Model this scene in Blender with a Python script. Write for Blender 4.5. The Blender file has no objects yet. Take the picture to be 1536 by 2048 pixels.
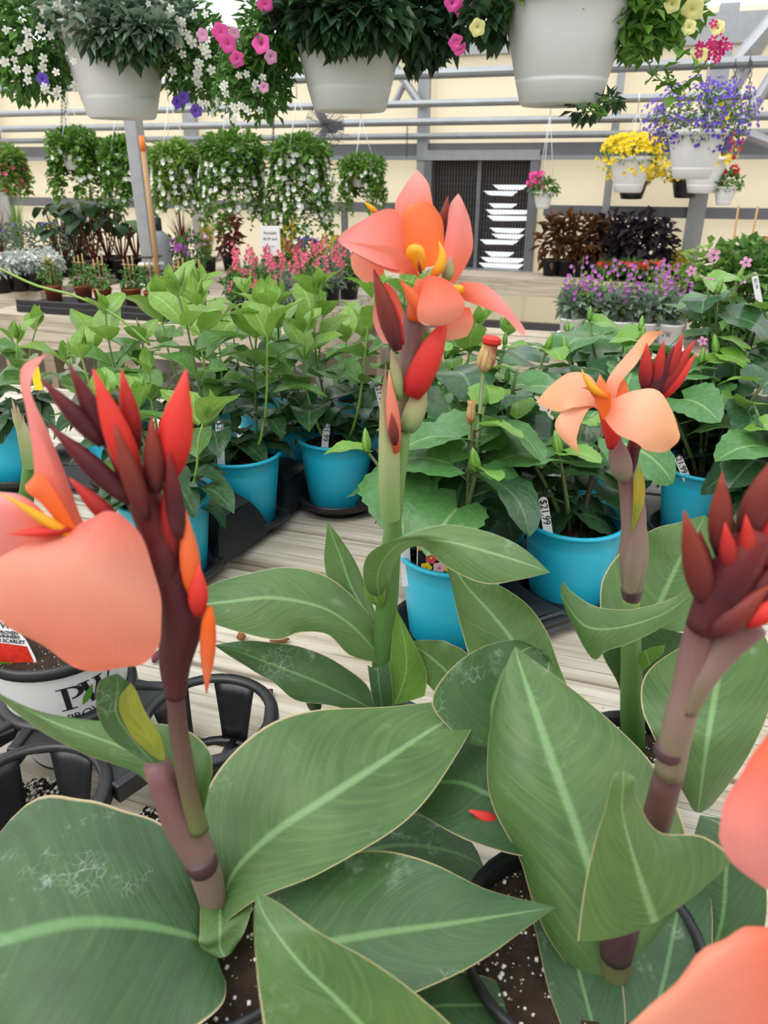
import bpy, math, random
from mathutils import Vector, Matrix, Euler
# ---------------------------------------------------------------- camera, sky, exposure
SC = bpy.context.scene
COL = SC.collection
PITCH, YAW, FPX = math.radians(24.8), math.radians(18.5), 1500.0
CAMZ = 1.5
cam_d = bpy.data.cameras.new('camera')
cam = bpy.data.objects.new('camera', cam_d); COL.objects.link(cam)
cam.location = (0, 0, CAMZ)
cam.rotation_euler = (math.pi/2 - PITCH, 0, YAW)
cam_d.sensor_fit = 'VERTICAL'; cam_d.sensor_height = 36.0
cam_d.lens = 36.0*FPX/2048.0
cam_d.clip_start = 0.02; cam_d.clip_end = 200
cam_d.dof.use_dof = True; cam_d.dof.focus_distance = 1.05; cam_d.dof.aperture_fstop = 9.0
SC.camera = cam
wd = bpy.data.worlds.new('overcast_sky'); SC.world = wd; wd.use_nodes = True
wd.node_tree.nodes['Background'].inputs[0].default_value = (0.93, 0.97, 1.0, 1)
wd.node_tree.nodes['Background'].inputs[1].default_value = 0.85
sun_d = bpy.data.lights.new('hazy_sun', 'SUN'); sun_d.energy = 2.3; sun_d.angle = math.radians(55)
sun_d.color = (1.0, 0.96, 0.9)
sun = bpy.data.objects.new('hazy_sun', sun_d); COL.objects.link(sun); sun.rotation_euler = (math.radians(28), math.radians(-18), 0)
VS = SC.view_settings
VS.view_transform = 'Standard'; VS.look = 'None'; VS.gamma = 1.0; VS.use_curve_mapping = False
VS.exposure = 0.72
# ---------------------------------------------------------------- places in the greenhouse
cp, sp, cy_, sy_ = math.cos(PITCH), math.sin(PITCH), math.cos(YAW), math.sin(YAW)
def ray(px, py):
    cx, c = (px-768)/FPX, -(py-1024)/FPX
    return cx, cp + c*sp, -sp + c*cp            # right, forward, up
def w(X, Y, Z): return Vector((X*cy_ - Y*sy_, X*sy_ + Y*cy_, Z))
def at(px, py, v):                              # v > 0: distance ahead; v < 0: height above the floor
    r = ray(px, py)
    t = v/r[1] if v > 0 else (-v - CAMZ)/r[2]
    return w(r[0]*t, r[1]*t, CAMZ + r[2]*t)
def at_wall(px, py, y):                         # on the plane world y = const
    r = ray(px, py); d = w(*r)
    t = y/d.y
    return Vector((d.x*t, y, CAMZ + r[2]*t))
BT = 0.80                                       # bench top
rnd = random.Random(7)
# ---------------------------------------------------------------- mesh helpers
class MB:
    def __init__(s): s.v=[]; s.f=[]; s.uv=[]; s.mi=[]
    def add(s, vs, fs, uv=None, m=0):
        b=len(s.v); s.v += [tuple(p) for p in vs]; s.uv += (uv if uv else [(0.5,0.5)]*len(vs))
        s.f += [tuple(i+b for i in f) for f in fs]; s.mi += [m]*len(fs)
    def box(s, c, size, rot=None, m=0):
        c=Vector(c); x,y,z=[k/2 for k in size]
        vs=[Vector((a*x,b*y,d*z)) for a in (-1,1) for b in (-1,1) for d in (-1,1)]
        if rot is not None: vs=[rot@p for p in vs]
        s.add([p+c for p in vs],[(0,1,3,2),(4,6,7,5),(0,4,5,1),(2,3,7,6),(0,2,6,4),(1,5,7,3)],
              [(0,0),(0,1),(0,0),(0,1),(1,0),(1,1),(1,0),(1,1)],m)
    def tube(s, pts, rad, seg=8, cap=True, m=0, flat=1.0):
        pts=[Vector(p) for p in pts]; n=len(pts)
        if not hasattr(rad,'__len__'): rad=[rad]*n
        vs=[]; uv=[]; pn=None
        for i,p in enumerate(pts):
            t=(pts[min(i+1,n-1)]-pts[max(i-1,0)]).normalized()
            a=pn if pn is not None else (Vector((1,0,0)) if abs(t.x)<.8 else Vector((0,1,0)))
            a=(a-t*a.dot(t)).normalized(); b=t.cross(a); pn=a
            for k in range(seg):
                g=2*math.pi*k/seg
                vs.append(p+(a*math.cos(g)+b*math.sin(g)*flat)*rad[i]); uv.append((k/seg,i/max(1,n-1)))
        fs=[]
        for i in range(n-1):
            for k in range(seg):
                k2=(k+1)%seg
                fs.append((i*seg+k,i*seg+k2,(i+1)*seg+k2,(i+1)*seg+k))
        if cap: fs += [tuple(range(seg))[::-1], tuple((n-1)*seg+k for k in range(seg))]
        s.add(vs,fs,uv,m)
    def lathe(s, prof, seg=32, c=(0,0,0), m=0, a0=0, a1=2*math.pi, sq=1.0):
        c=Vector(c); full=abs(a1-a0-2*math.pi)<1e-6; vs=[]; uv=[]; ns=seg if full else seg+1
        for j,(r,z) in enumerate(prof):
            for k in range(ns):
                g=a0+(a1-a0)*k/seg
                vs.append(c+Vector((r*math.cos(g),r*math.sin(g)*sq,z))); uv.append((k/seg,j/max(1,len(prof)-1)))
        fs=[]
        for j in range(len(prof)-1):
            for k in range(seg):
                k2=(k+1)%ns if full else k+1
                fs.append((j*ns+k,j*ns+k2,(j+1)*ns+k2,(j+1)*ns+k))
        s.add(vs,fs,uv,m)
    def grid(s, P, uvf=None, m=0):
        R,Cn=len(P),len(P[0]); vs=[p for row in P for p in row]
        uv=[(j/(Cn-1),i/(R-1)) for i in range(R) for j in range(Cn)]
        s.add(vs,[(i*Cn+j,i*Cn+j+1,(i+1)*Cn+j+1,(i+1)*Cn+j) for i in range(R-1) for j in range(Cn-1)],uv,m)
    def mesh(s, name, mats, smooth=True, off=None):
        me=bpy.data.meshes.new(name)
        vs=s.v if off is None else [(p[0]-off[0],p[1]-off[1],p[2]-off[2]) for p in s.v]
        me.from_pydata(vs,[],s.f)
        if not isinstance(mats,(list,tuple)): mats=[mats]
        for q in mats: me.materials.append(q)
        ul=me.uv_layers.new(name='UVMap')
        li=[0]*len(me.loops); me.loops.foreach_get('vertex_index',li)
        flat=[0.0]*(2*len(li))
        for i,k in enumerate(li): flat[2*i],flat[2*i+1]=s.uv[k]
        ul.data.foreach_set('uv',flat)
        me.polygons.foreach_set('use_smooth',[smooth]*len(s.f))
        if len(mats)>1: me.polygons.foreach_set('material_index',s.mi)
        me.update(); return me
    def build(s, name, mats, parent=None, smooth=True, bevel=0, kind=None):
        off=ORG.get(parent.name) if parent is not None else None
        o=bpy.data.objects.new(name, s.mesh(name,mats,smooth,off)); COL.objects.link(o)
        if parent is not None: o.parent=parent; ORG[o.name]=off if off is not None else Vector((0,0,0))
        if bevel:
            b=o.modifiers.new('bevel','BEVEL'); b.width=bevel; b.segments=2; b.limit_method='ANGLE'
        if kind: o['kind']=kind
        return o
ORG={}
def thing(name, loc, label, cat, group=None):
    o=bpy.data.objects.new(name,None); COL.objects.link(o); o.location=loc; o.empty_display_size=.05
    ORG[o.name]=Vector(loc); o['label']=label; o['category']=cat
    if group: o['group']=group
    return o
def tag(o,label,cat,group=None):
    o['label']=label; o['category']=cat
    if group: o['group']=group
    return o
def struct(name, mb, mat, smooth=False, bevel=0):
    o=mb.build(name,mat,None,smooth,bevel); o['kind']='structure'; return o
def inst(me, name, parent, M):                 # a part that shares its mesh; M in the thing's frame
    o=bpy.data.objects.new(name,me); COL.objects.link(o); o.parent=parent; o.matrix_local=M; return o
def copy_tree(o, parent=None):
    c=o.copy(); COL.objects.link(c); c.parent=parent
    for ch in list(o.children): copy_tree(ch,c)
    return c
def crom(pts, n):                              # Catmull-Rom resampling
    m=len(pts); out=[]
    for i in range(n):
        t=i/(n-1)*(m-1); k=min(int(t),m-2); f=t-k
        p0,p1,p2,p3=pts[max(k-1,0)],pts[k],pts[k+1],pts[min(k+2,m-1)]
        out.append(0.5*((2*p1)+(p2-p0)*f+(2*p0-5*p1+4*p2-p3)*f*f+(3*p1-p0-3*p2+p3)*f*f*f))
    return out
# ---------------------------------------------------------------- materials
MATS={}
class NT:
    def __init__(s,name):
        s.m=bpy.data.materials.new(name); s.m.use_nodes=True; s.t=s.m.node_tree; s.t.nodes.clear()
        s.out=s.t.nodes.new('ShaderNodeOutputMaterial')
    def n(s,typ,**kw):
        nd=s.t.nodes.new(typ)
        for k,v in kw.items():
            if k.startswith('i_'):
                key=k[2:]; key=int(key) if key.isdigit() else key
                s.put(nd.inputs[key],v)
            else: setattr(nd,k,v)
        return nd
    def put(s,sock,v):
        if isinstance(v,bpy.types.NodeSocket): s.t.links.new(v,sock)
        elif isinstance(v,tuple) and len(v)==3 and sock.type=='RGBA': sock.default_value=(*v,1)
        else: sock.default_value=v
    def math(s,op,a,b=0.0,c=None):
        nd=s.n('ShaderNodeMath',operation=op); s.put(nd.inputs[0],a); s.put(nd.inputs[1],b)
        if c is not None: s.put(nd.inputs[2],c)
        return nd.outputs[0]
    def mix(s,f,a,b):
        nd=s.n('ShaderNodeMix',data_type='RGBA'); s.put(nd.inputs[0],f); s.put(nd.inputs[6],a); s.put(nd.inputs[7],b); return nd.outputs[2]
    def ss(s,v,lo,hi):
        nd=s.n('ShaderNodeMapRange',interpolation_type='SMOOTHSTEP'); s.put(nd.inputs[0],v); nd.inputs[1].default_value=lo; nd.inputs[2].default_value=hi
        return nd.outputs[0]
    def noise(s,scale,detail=3,vec=None,rough=.5):
        nd=s.n('ShaderNodeTexNoise'); nd.inputs['Scale'].default_value=scale; nd.inputs['Detail'].default_value=detail; nd.inputs['Roughness'].default_value=rough
        s.put(nd.inputs['Vector'],vec if vec is not None else s.obj())
        return nd.outputs[0]
    def obj(s):
        if not hasattr(s,'_tc'): s._tc=s.n('ShaderNodeTexCoord')
        return s._tc.outputs['Object']
    def uv(s):
        s.obj(); sx=s.n('ShaderNodeSeparateXYZ'); s.put(sx.inputs[0],s._tc.outputs['UV']); return sx.outputs[0],sx.outputs[1]
    def rand(s):
        return s.n('ShaderNodeObjectInfo').outputs['Random']
    def bump(s,h,st=.3,dist=.002):
        nd=s.n('ShaderNodeBump'); nd.inputs['Strength'].default_value=st; nd.inputs['Distance'].default_value=dist; s.put(nd.inputs['Height'],h); return nd.outputs[0]
    def done(s,col,rough=.5,metal=0,nrm=None,spec=.5,trans=0,tcol=None,coat=0):
        b=s.n('ShaderNodeBsdfPrincipled'); s.put(b.inputs['Base Color'],col); s.put(b.inputs['Roughness'],rough); b.inputs['Metallic'].default_value=metal
        b.inputs['Specular IOR Level'].default_value=spec; b.inputs['Coat Weight'].default_value=coat
        if nrm is not None: s.put(b.inputs['Normal'],nrm)
        o=b.outputs[0]
        if trans:
            t=s.n('ShaderNodeBsdfTranslucent'); s.put(t.inputs[0],tcol if tcol is not None else col)
            if nrm is not None: s.put(t.inputs['Normal'],nrm)
            mx=s.n('ShaderNodeMixShader'); mx.inputs[0].default_value=trans; s.put(mx.inputs[1],o); s.put(mx.inputs[2],t.outputs[0]); o=mx.outputs[0]
        s.t.links.new(o,s.out.inputs[0]); MATS[s.m.name]=s.m; return s.m
def plain(name,col,rough=.5,metal=0,var=.12,scale=30,spec=.5,trans=0,bump=0):
    t=NT(name); nz=t.noise(scale,4)
    d=tuple(c*(1-var) for c in col); l=tuple(min(1,c*(1+var)) for c in col)
    return t.done(t.mix(nz,d,l),rough,metal,t.bump(nz,bump) if bump else None,spec,trans)
def leafmat(name,dark,light,mid,edge,K=16,slope=1.1,residue=0.0,trans=.22,rough=.42,stripe=.55,edgew=.972,patch=None):
    t=NT(name); u,v=t.uv()
    a=t.math('ABSOLUTE',t.math('SUBTRACT',t.math('MULTIPLY',u,2.0),1.0))
    nz=t.noise(14,3); n2=t.noise(60,2)
    s=t.math('SUBTRACT',v,t.math('MULTIPLY',t.math('POWER',a,1.5),slope*.3))
    s=t.math('ADD',s,t.math('MULTIPLY',nz,.015))
    cv=t.n('ShaderNodeCombineXYZ'); t.put(cv.inputs[0],t.math('MULTIPLY',s,K*1.3)); t.put(cv.inputs[1],t.math('MULTIPLY',u,2.2)); t.put(cv.inputs[2],t.math('MULTIPLY',t.rand(),37.0))
    streak=t.ss(t.noise(1.7,4,vec=cv.outputs[0],rough=.6),.32,.70)
    w1=t.math('SINE',t.math('MULTIPLY',s,K*6.283)); vein=t.ss(w1,.72,1.0)
    st=t.math('ADD',t.math('MULTIPLY',streak,.7),t.math('MULTIPLY',vein,.3))
    f=t.math('ADD',t.math('MULTIPLY',st,stripe),t.math('MULTIPLY',t.ss(nz,.3,.7),1-stripe))
    col=t.mix(f,dark,light)
    if patch: col=t.mix(t.math('MULTIPLY',t.ss(t.noise(9,2),.5,.68),.7),col,patch)
    col=t.mix(t.math('MULTIPLY',t.ss(a,.075,.015),.75),col,mid)
    if residue:
        r=t.ss(t.noise(26,6,rough=.75),.60-.06*residue,.72); g=t.ss(t.noise(7,2),.46,.6)
        vo=t.n('ShaderNodeTexVoronoi',feature='DISTANCE_TO_EDGE'); vo.inputs['Scale'].default_value=120; nzv=t.n('ShaderNodeTexNoise'); nzv.inputs['Scale'].default_value=45; t.put(nzv.inputs['Vector'],t.obj()); va=t.n('ShaderNodeVectorMath',operation='MULTIPLY_ADD'); t.put(va.inputs[0],nzv.outputs['Color']); va.inputs[1].default_value=(.022,.022,.022); t.put(va.inputs[2],t.obj()); t.put(vo.inputs['Vector'],va.outputs[0])
        ring=t.math('MULTIPLY',t.ss(vo.outputs[0],.06,.0),t.ss(t.noise(16,3),.58,.7))
        k=t.math('MINIMUM',t.math('ADD',t.math('MULTIPLY',t.math('MULTIPLY',r,g),.45*residue),t.math('MULTIPLY',ring,.26*residue)),.55)
        col=t.mix(k,col,(.55,.66,.58))
    col=t.mix(t.ss(a,edgew,edgew+.02),col,edge)
    nr=t.bump(st,.22,.0015)
    return t.done(col,rough,0,nr,.45,trans,t.mix(.5,col,(.35,.62,.10)))
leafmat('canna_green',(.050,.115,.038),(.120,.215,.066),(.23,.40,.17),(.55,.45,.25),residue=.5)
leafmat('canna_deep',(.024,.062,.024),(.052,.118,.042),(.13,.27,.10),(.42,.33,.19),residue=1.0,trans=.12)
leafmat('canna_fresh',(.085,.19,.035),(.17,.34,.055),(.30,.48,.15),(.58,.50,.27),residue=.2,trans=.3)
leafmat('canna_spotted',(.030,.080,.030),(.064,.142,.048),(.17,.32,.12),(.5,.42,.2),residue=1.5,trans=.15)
leafmat('canna_yellow',(.14,.21,.025),(.36,.34,.03),(.36,.36,.05),(.35,.15,.08),K=4,trans=.25,patch=(.46,.24,.02))
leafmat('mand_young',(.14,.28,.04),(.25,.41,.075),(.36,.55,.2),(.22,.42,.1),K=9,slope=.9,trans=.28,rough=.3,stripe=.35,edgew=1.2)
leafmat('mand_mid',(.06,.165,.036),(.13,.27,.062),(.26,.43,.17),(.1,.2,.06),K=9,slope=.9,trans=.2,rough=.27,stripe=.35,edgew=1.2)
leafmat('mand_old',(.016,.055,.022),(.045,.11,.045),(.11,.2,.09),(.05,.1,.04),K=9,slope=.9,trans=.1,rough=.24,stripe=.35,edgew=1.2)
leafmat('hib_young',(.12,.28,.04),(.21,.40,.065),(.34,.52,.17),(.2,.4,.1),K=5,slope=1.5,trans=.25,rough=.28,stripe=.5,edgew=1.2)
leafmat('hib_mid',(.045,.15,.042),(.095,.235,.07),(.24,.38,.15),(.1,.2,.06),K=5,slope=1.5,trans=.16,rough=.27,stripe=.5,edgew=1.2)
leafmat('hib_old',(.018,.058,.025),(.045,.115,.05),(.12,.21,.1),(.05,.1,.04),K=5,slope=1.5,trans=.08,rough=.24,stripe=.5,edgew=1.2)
def petalmat(name,base,mid,tip,trans=.3,lo=.05,hi=.5):
    t=NT(name); u,v=t.uv(); nz=t.noise(22,4)
    st=t.noise(9,3,vec=None)
    sx=t.n('ShaderNodeCombineXYZ'); t.put(sx.inputs[0],t.math('MULTIPLY',u,26.0)); t.put(sx.inputs[1],t.math('MULTIPLY',v,1.5))
    fib=t.noise(1.6,3,vec=sx.outputs[0])
    g=t.math('ADD',v,t.math('MULTIPLY',t.math('SUBTRACT',fib,.5),.22))
    col=t.mix(t.ss(g,lo,hi),base,mid); col=t.mix(t.ss(t.math('ADD',g,t.math('MULTIPLY',nz,.3)),hi,1.15),col,tip)
    return t.done(col,.5,0,t.bump(fib,.25,.001),.3,trans)
petalmat('petal_coral',(.80,.13,.06),(.82,.25,.17),(.80,.33,.22))
petalmat('petal_big',(.80,.17,.13),(.74,.31,.23),(.78,.20,.12),lo=.0,hi=.4)
petalmat('petal_pink',(.80,.15,.08),(.84,.25,.22),(.86,.36,.33))
petalmat('petal_orange',(.85,.15,.015),(.86,.17,.05),(.85,.22,.09))
petalmat('petal_salmon',(.85,.25,.15),(.88,.43,.28),(.87,.42,.21),lo=.0,hi=.35)
petalmat('petal_red',(.50,.02,.02),(.72,.04,.03),(.80,.08,.06))
petalmat('stamen_yellow',(.85,.22,.01),(.85,.45,.03),(.82,.5,.05))
petalmat('bud_maroon',(.085,.016,.022),(.060,.009,.016),(.15,.014,.014),trans=.08)
petalmat('bud_crimson',(.14,.012,.02),(.32,.02,.018),(.55,.035,.025),trans=.15)
petalmat('bud_brown',(.09,.014,.02),(.14,.022,.016),(.24,.035,.022),trans=.08)
petalmat('stem_purple',(.13,.15,.05),(.13,.085,.055),(.10,.045,.045),trans=0)
petalmat('stem_plum',(.17,.15,.09),(.22,.15,.125),(.17,.075,.08),trans=0)
petalmat('stem_green',(.05,.13,.025),(.09,.20,.05),(.16,.27,.08),trans=0)
petalmat('sheath_pale',(.18,.28,.10),(.33,.36,.17),(.38,.26,.17),trans=.1)
plain('node_dark',(.065,.028,.034),.5); plain('hib_stem',(.10,.15,.045),.5); plain('mand_stem',(.22,.36,.07),.4); plain('woody_stem',(.09,.06,.035),.7)
plain('blue_pot',(.012,.42,.62),.38,var=.05,scale=14); plain('black_plastic',(.013,.0135,.016),.36,var=.5,scale=45,bump=.08)
plain('white_basket',(.60,.60,.62),.4,var=.05,scale=8); plain('white_pot',(.74,.74,.75),.4,var=.05,scale=25)
plain('tag_white',(.80,.80,.84),.4,var=.03); plain('ink',(.012,.012,.014),.6,var=0)
plain('terracotta',(.42,.10,.04),.7); plain('yellow_tag',(.85,.62,.02),.5,var=.03)
plain('steel',(.36,.37,.39),.42,.55,var=.18,scale=16); plain('pipe_steel',(.30,.32,.34),.4,.5,var=.2,scale=9)
plain('beam_dark',(.17,.175,.19),.5,.4,var=.2,scale=5); plain('louvre_dark',(.075,.06,.055),.6,.2,var=.3,scale=6)
plain('bamboo',(.42,.24,.10),.6); plain('orange_paint',(.85,.2,.02),.5); plain('wire_white',(.75,.75,.76),.4,var=.05)
plain('grey_cloth',(.22,.23,.25),.8); plain('chain_dark',(.10,.10,.11),.5,.6); plain('hose_yellow',(.55,.36,.12),.6)
def wood(name,a,b,scale=1.0):
    t=NT(name); mp=t.n('ShaderNodeMapping'); mp.inputs['Scale'].default_value=(1.2*scale,30*scale,30*scale); t.put(mp.inputs[0],t.obj())
    g=t.noise(2.2,6,vec=mp.outputs[0],rough=.65); k=t.noise(3.5,3); r=t.rand()
    mp2=t.n('ShaderNodeMapping'); mp2.inputs['Scale'].default_value=(2,160,160); t.put(mp2.inputs[0],t.obj()); cr=t.noise(1.0,2,vec=mp2.outputs[0])
    col=t.mix(t.ss(g,.3,.7),a,b); col=t.mix(t.math('MULTIPLY',t.ss(k,.5,.75),.35),col,tuple(c*.55 for c in a))
    col=t.mix(t.math('MULTIPLY',t.ss(cr,.60,.66),.6),col,(.10,.08,.06)); col=t.mix(t.math('MULTIPLY',r,.22),col,(.42,.33,.22))
    sp_=t.ss(t.noise(140,1),.76,.79); col=t.mix(t.math('MULTIPLY',sp_,t.ss(t.noise(11,2),.5,.62)),col,(.05,.035,.025))
    return t.done(col,.75,0,t.bump(g,.35,.002),.2)
wood('bench_wood',(.40,.35,.27),(.66,.61,.53)); wood('bench_wood_far',(.40,.33,.25),(.58,.52,.43)); wood('leg_wood',(.26,.20,.14),(.40,.33,.24))
t=NT('concrete'); n1=t.noise(1.3,5); n2=t.noise(18,4); t.done(t.mix(t.ss(n2,.3,.7),t.mix(n1,(.30,.25,.205),(.42,.36,.30)),(.38,.33,.28)),.85,0,t.bump(n2,.15,.004),.2)
t=NT('soil'); vo=t.n('ShaderNodeTexVoronoi'); vo.inputs['Scale'].default_value=230; t.put(vo.inputs['Vector'],t.obj())
per=t.ss(vo.outputs['Distance'],.25,.15); pick=t.ss(t.noise(190,1),.53,.56)
t.done(t.mix(t.math('MULTIPLY',per,pick),t.mix(t.noise(90,4),(.012,.008,.006),(.05,.032,.02)),(.62,.56,.48)),.9,0,t.bump(t.noise(120,4),.9,.004),.2)
t=NT('perlite'); t.done(t.mix(t.noise(60,2),(.7,.66,.58),(.85,.83,.78)),.8)
# translucent sheeting: cream wall panels, clear roof film
t=NT('cream_panel'); sx=t.n('ShaderNodeSeparateXYZ'); t.put(sx.inputs[0],t.obj())
rib=t.math('SINE',t.math('MULTIPLY',sx.outputs[0],190.0)); n1=t.noise(.7,3)
c=t.mix(n1,(.95,.88,.72),(.98,.93,.81)); c=t.mix(t.math('MULTIPLY',t.ss(rib,.2,1),.05),c,(.8,.68,.48))
d=t.n('ShaderNodeBsdfDiffuse'); t.put(d.inputs[0],c); tr=t.n('ShaderNodeBsdfTranslucent'); t.put(tr.inputs[0],c)
mx=t.n('ShaderNodeMixShader'); mx.inputs[0].default_value=.72; t.put(mx.inputs[1],d.outputs[0]); t.put(mx.inputs[2],tr.outputs[0]); t.t.links.new(mx.outputs[0],t.out.inputs[0]); MATS['cream_panel']=t.m
t=NT('roof_film'); tr=t.n('ShaderNodeBsdfTranslucent'); tr.inputs[0].default_value=(.9,.92,.95,1); tp=t.n('ShaderNodeBsdfTransparent')
mx=t.n('ShaderNodeMixShader'); mx.inputs[0].default_value=.62; t.put(mx.inputs[1],tr.outputs[0]); t.put(mx.inputs[2],tp.outputs[0]); t.t.links.new(mx.outputs[0],t.out.inputs[0]); MATS['roof_film']=t.m
M=MATS
# ================================================================ THE SETTING
WY=7.25                                                   # plane of the end wall
b=MB(); b.box((-3,3,-.05),(26,16,.1)); floor=struct('floor',b,M['concrete'])
def wx(px,py): return at_wall(px,py,WY).x
def wz(px,py): return at_wall(px,py,WY).z
X0,X1=-13.0,9.0
EAVE=2.6
lx0,lx1=wx(866,420),wx(1062,420); lz0,lz1=wz(960,537),wz(960,318)
b=MB()
b.box(((X0+lx0)/2,WY+.01,EAVE/2),(lx0-X0,.016,EAVE)); b.box(((X1+lx1)/2,WY+.01,EAVE/2),(X1-lx1,.016,EAVE))
b.box(((lx0+lx1)/2,WY+.01,lz0/2),(lx1-lx0,.016,lz0)); b.box(((lx0+lx1)/2,WY+.01,(lz1+EAVE)/2),(lx1-lx0,.016,EAVE-lz1))
struct('wall_back',b,M['cream_panel'])
b=MB(); b.add([(X0,WY+.1,EAVE),(X1,WY+.1,EAVE),(X1,2.0,5.2),(X0,2.0,5.2),(X1,-5,3.0),(X0,-5,3.0)],[(0,1,2,3),(3,2,4,5)])
struct('ceiling',b,M['roof_film'])
plain('added_wall',(.55,.55,.53),.8)
m=MB(); m.box(((X0+X1)/2,-5.0,1.5),(X1-X0,.1,3.0)); struct('wall_added_front',m,M['added_wall'])  # unseen opaque wall, added to cut light from behind the camera
for nm,xx in (('wall_added_left',X0),('wall_added_right',X1)):
    m=MB(); m.add([(xx,-5,0),(xx,WY,0),(xx,WY,EAVE),(xx,2,5.2),(xx,-5,3.0)],[(0,1,2,3,4)]); struct(nm,m,M['cream_panel'])  # unseen side panels, added to lessen light coming in sideways
tn=[0]
def trim(mb,mat,bev=0):
    tn[0]+=1; return struct('trim_%d'%tn[0],mb,mat,False,bev)
def wbar(px,py,px2,py2,wd_,dp,mat='beam_dark',y=WY-.05):   # wall member
    a=at_wall(px,py,y); c=at_wall(px2,py2,y); m=MB(); d=(c-a); L=d.length
    if abs(d.z)>abs(d.x): m.box(((a.x+c.x)/2,y,(a.z+c.z)/2),(wd_,dp,L))
    else: m.box(((a.x+c.x)/2,y,(a.z+c.z)/2),(L,dp,wd_))
    return trim(m,M[mat])
def hrail(px,py,h,dp,mat,y=WY-.05):
    z=at_wall(px,py,y).z; m=MB(); m.box(((X0+X1)/2,y,z),(X1-X0,dp,h)); return trim(m,M[mat])
hrail(768,300,.10,.08,'beam_dark'); hrail(768,316,.035,.05,'pipe_steel',WY-.12)
zg=at_wall(1300,424,WY-.05).z
for xa,xb in ((X0,lx0-.12),(lx1+.12,X1)):
    m=MB(); m.box(((xa+xb)/2,WY-.05,zg),(xb-xa,.06,.085)); trim(m,M['beam_dark'])
hrail(1000,652,.10,.06,'beam_dark'); hrail(900,85,.20,.16,'steel')
for px,py,wd_ in ((848,230,.10),(385,290,.13),(15,420,.15),(1222,330,.06),(1408,330,.14),(-140,420,.06)):
    x=at_wall(px,py,WY-.09).x; m=MB(); m.box((x,WY-.09,EAVE/2),(wd_,.07,EAVE)); trim(m,M['steel' if wd_>.055 else 'beam_dark'])
for px in (545,145,690):
    x=at_wall(px,480,WY-.09).x; m=MB(); m.box((x,WY-.09,zg/2),(.045,.07,zg)); trim(m,M['beam_dark'])
# a second web behind the door-side post, diagonal braces under the eave
def brace(p,q,r,mat='steel'):
    m=MB(); m.tube([p,q],r,8); return trim(m,M[mat])
brace(at_wall(770,105,WY-.2),at_wall(845,215,WY-.2),.035); brace(at_wall(840,100,WY-.2),at_wall(790,205,WY-.2),.03)
brace(at_wall(245,140,WY-.2),at_wall(120,165,WY-.2),.03); brace(at_wall(1502,265,WY-.4),at_wall(1575,300,WY-.4),.03)
brace(at_wall(1420,255,WY-.5),at_wall(1560,20,WY-.5),.05); brace(at_wall(1470,130,WY-.6),at_wall(1600,-20,WY-.6),.06); brace(at_wall(1490,240,WY-.9),at_wall(1580,95,WY-.9),.04)
brace(at_wall(1495,270,WY-.6),at_wall(1575,300,WY-.6),.035)
# overhead basket pipes and rails
def pipe(px,py,y,r,mat='pipe_steel'):
    z=at_wall(px,py,y).z; m=MB(); m.tube([(X0,y,z),(X1,y,z)],r,12); trim(m,M[mat]); return z
PY1,PY2=4.55,6.45
PZ1=pipe(900,146,PY1,.026); PZ2=pipe(900,206,PY2,.027)
PZ3=pipe(900,243,WY-.3,.030); PZ4=pipe(900,272,WY-.22,.026)
# roof purlins and rafters, beyond the film's underside
for y_,z_ in ((7.5,3.45),(5.0,4.2),(2.5,4.95)):
    m=MB(); m.tube([(X0,y_,z_),(X1,y_,z_)],.03,8); trim(m,M['steel'])
for x_ in (-9.5,-5.2,-.9,3.4,7.0):
    m=MB(); m.tube([(x_,WY,EAVE-.03),(x_,2.0,5.13),(x_,-5,2.95)],.045,8); trim(m,M['steel'])
# near basket pipe above the frame
NBY=2.06
m=MB(); m.tube([(X0,NBY,2.36),(X1,NBY,2.36)],.022,12); trim(m,M['pipe_steel'])
# ---- louvred shutter (window_1)
win=bpy.data.objects.new('window_1',None); COL.objects.link(win); win['kind']='structure'; win.location=((lx0+lx1)/2,WY,lz0); ORG['window_1']=Vector(win.location)
def wpart(name,mb,mat,bev=0): return mb.build(name,M[mat],win,False,bev)
fw=.07
for xx in (lx0-.02,lx1+.02):
    m=MB(); m.box((xx,WY-.06,(lz0+lz1)/2),(fw,.16,lz1-lz0+.1)); wpart('frame_side',m,'beam_dark')
for zz in (lz0-.03,lz1+.03):
    m=MB(); m.box(((lx0+lx1)/2,WY-.06,zz),(lx1-lx0+.12,.18,.08)); wpart('frame_rail',m,'steel')
m=MB(); m.box((lx0+(lx1-lx0)*.48,WY-.05,(lz0+lz1)/2),(.035,.05,lz1-lz0)); wpart('mullion',m,'beam_dark')
ns=18; rs=random.Random(3)
for i in range(ns):
    z=lz0+(i+.5)*(lz1-lz0)/ns; f=i/ns
    wdth=lx1-lx0-.03; m=MB(); pit=(lz1-lz0)/ns
    # bent, worn slats: lower ones stand partly open, with uneven edges
    P=[]; nseg=28; ga=rs.uniform(.46,.62); gb=rs.uniform(.88,1.10)
    for row in range(2):
        rr=[]
        for k in range(nseg+1):
            x=lx0+.015+wdth*k/nseg; op=0
            xx=k/nseg
            if f<.74 and i%4!=3: op=pit*.95*min(1,max(0,(xx-ga)*14))*min(1,max(0,(gb-xx)*16))*(1+.06*math.sin(9*xx+i))
            if f<.70 and i%3==1: op=max(op,pit*.6*min(1,max(0,(xx-.36)*14))*min(1,max(0,(.44-xx)*14)))
            rr.append(Vector((x,WY-(.03 if row else -.02),z+(pit*.62 - op if row else -pit*.55))))
        P.append(rr)
    m.grid(P); o=m.build('slat',M['louvre_dark'],win,False); s_=o.modifiers.new('thick','SOLIDIFY'); s_.thickness=.004
m=MB()
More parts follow.
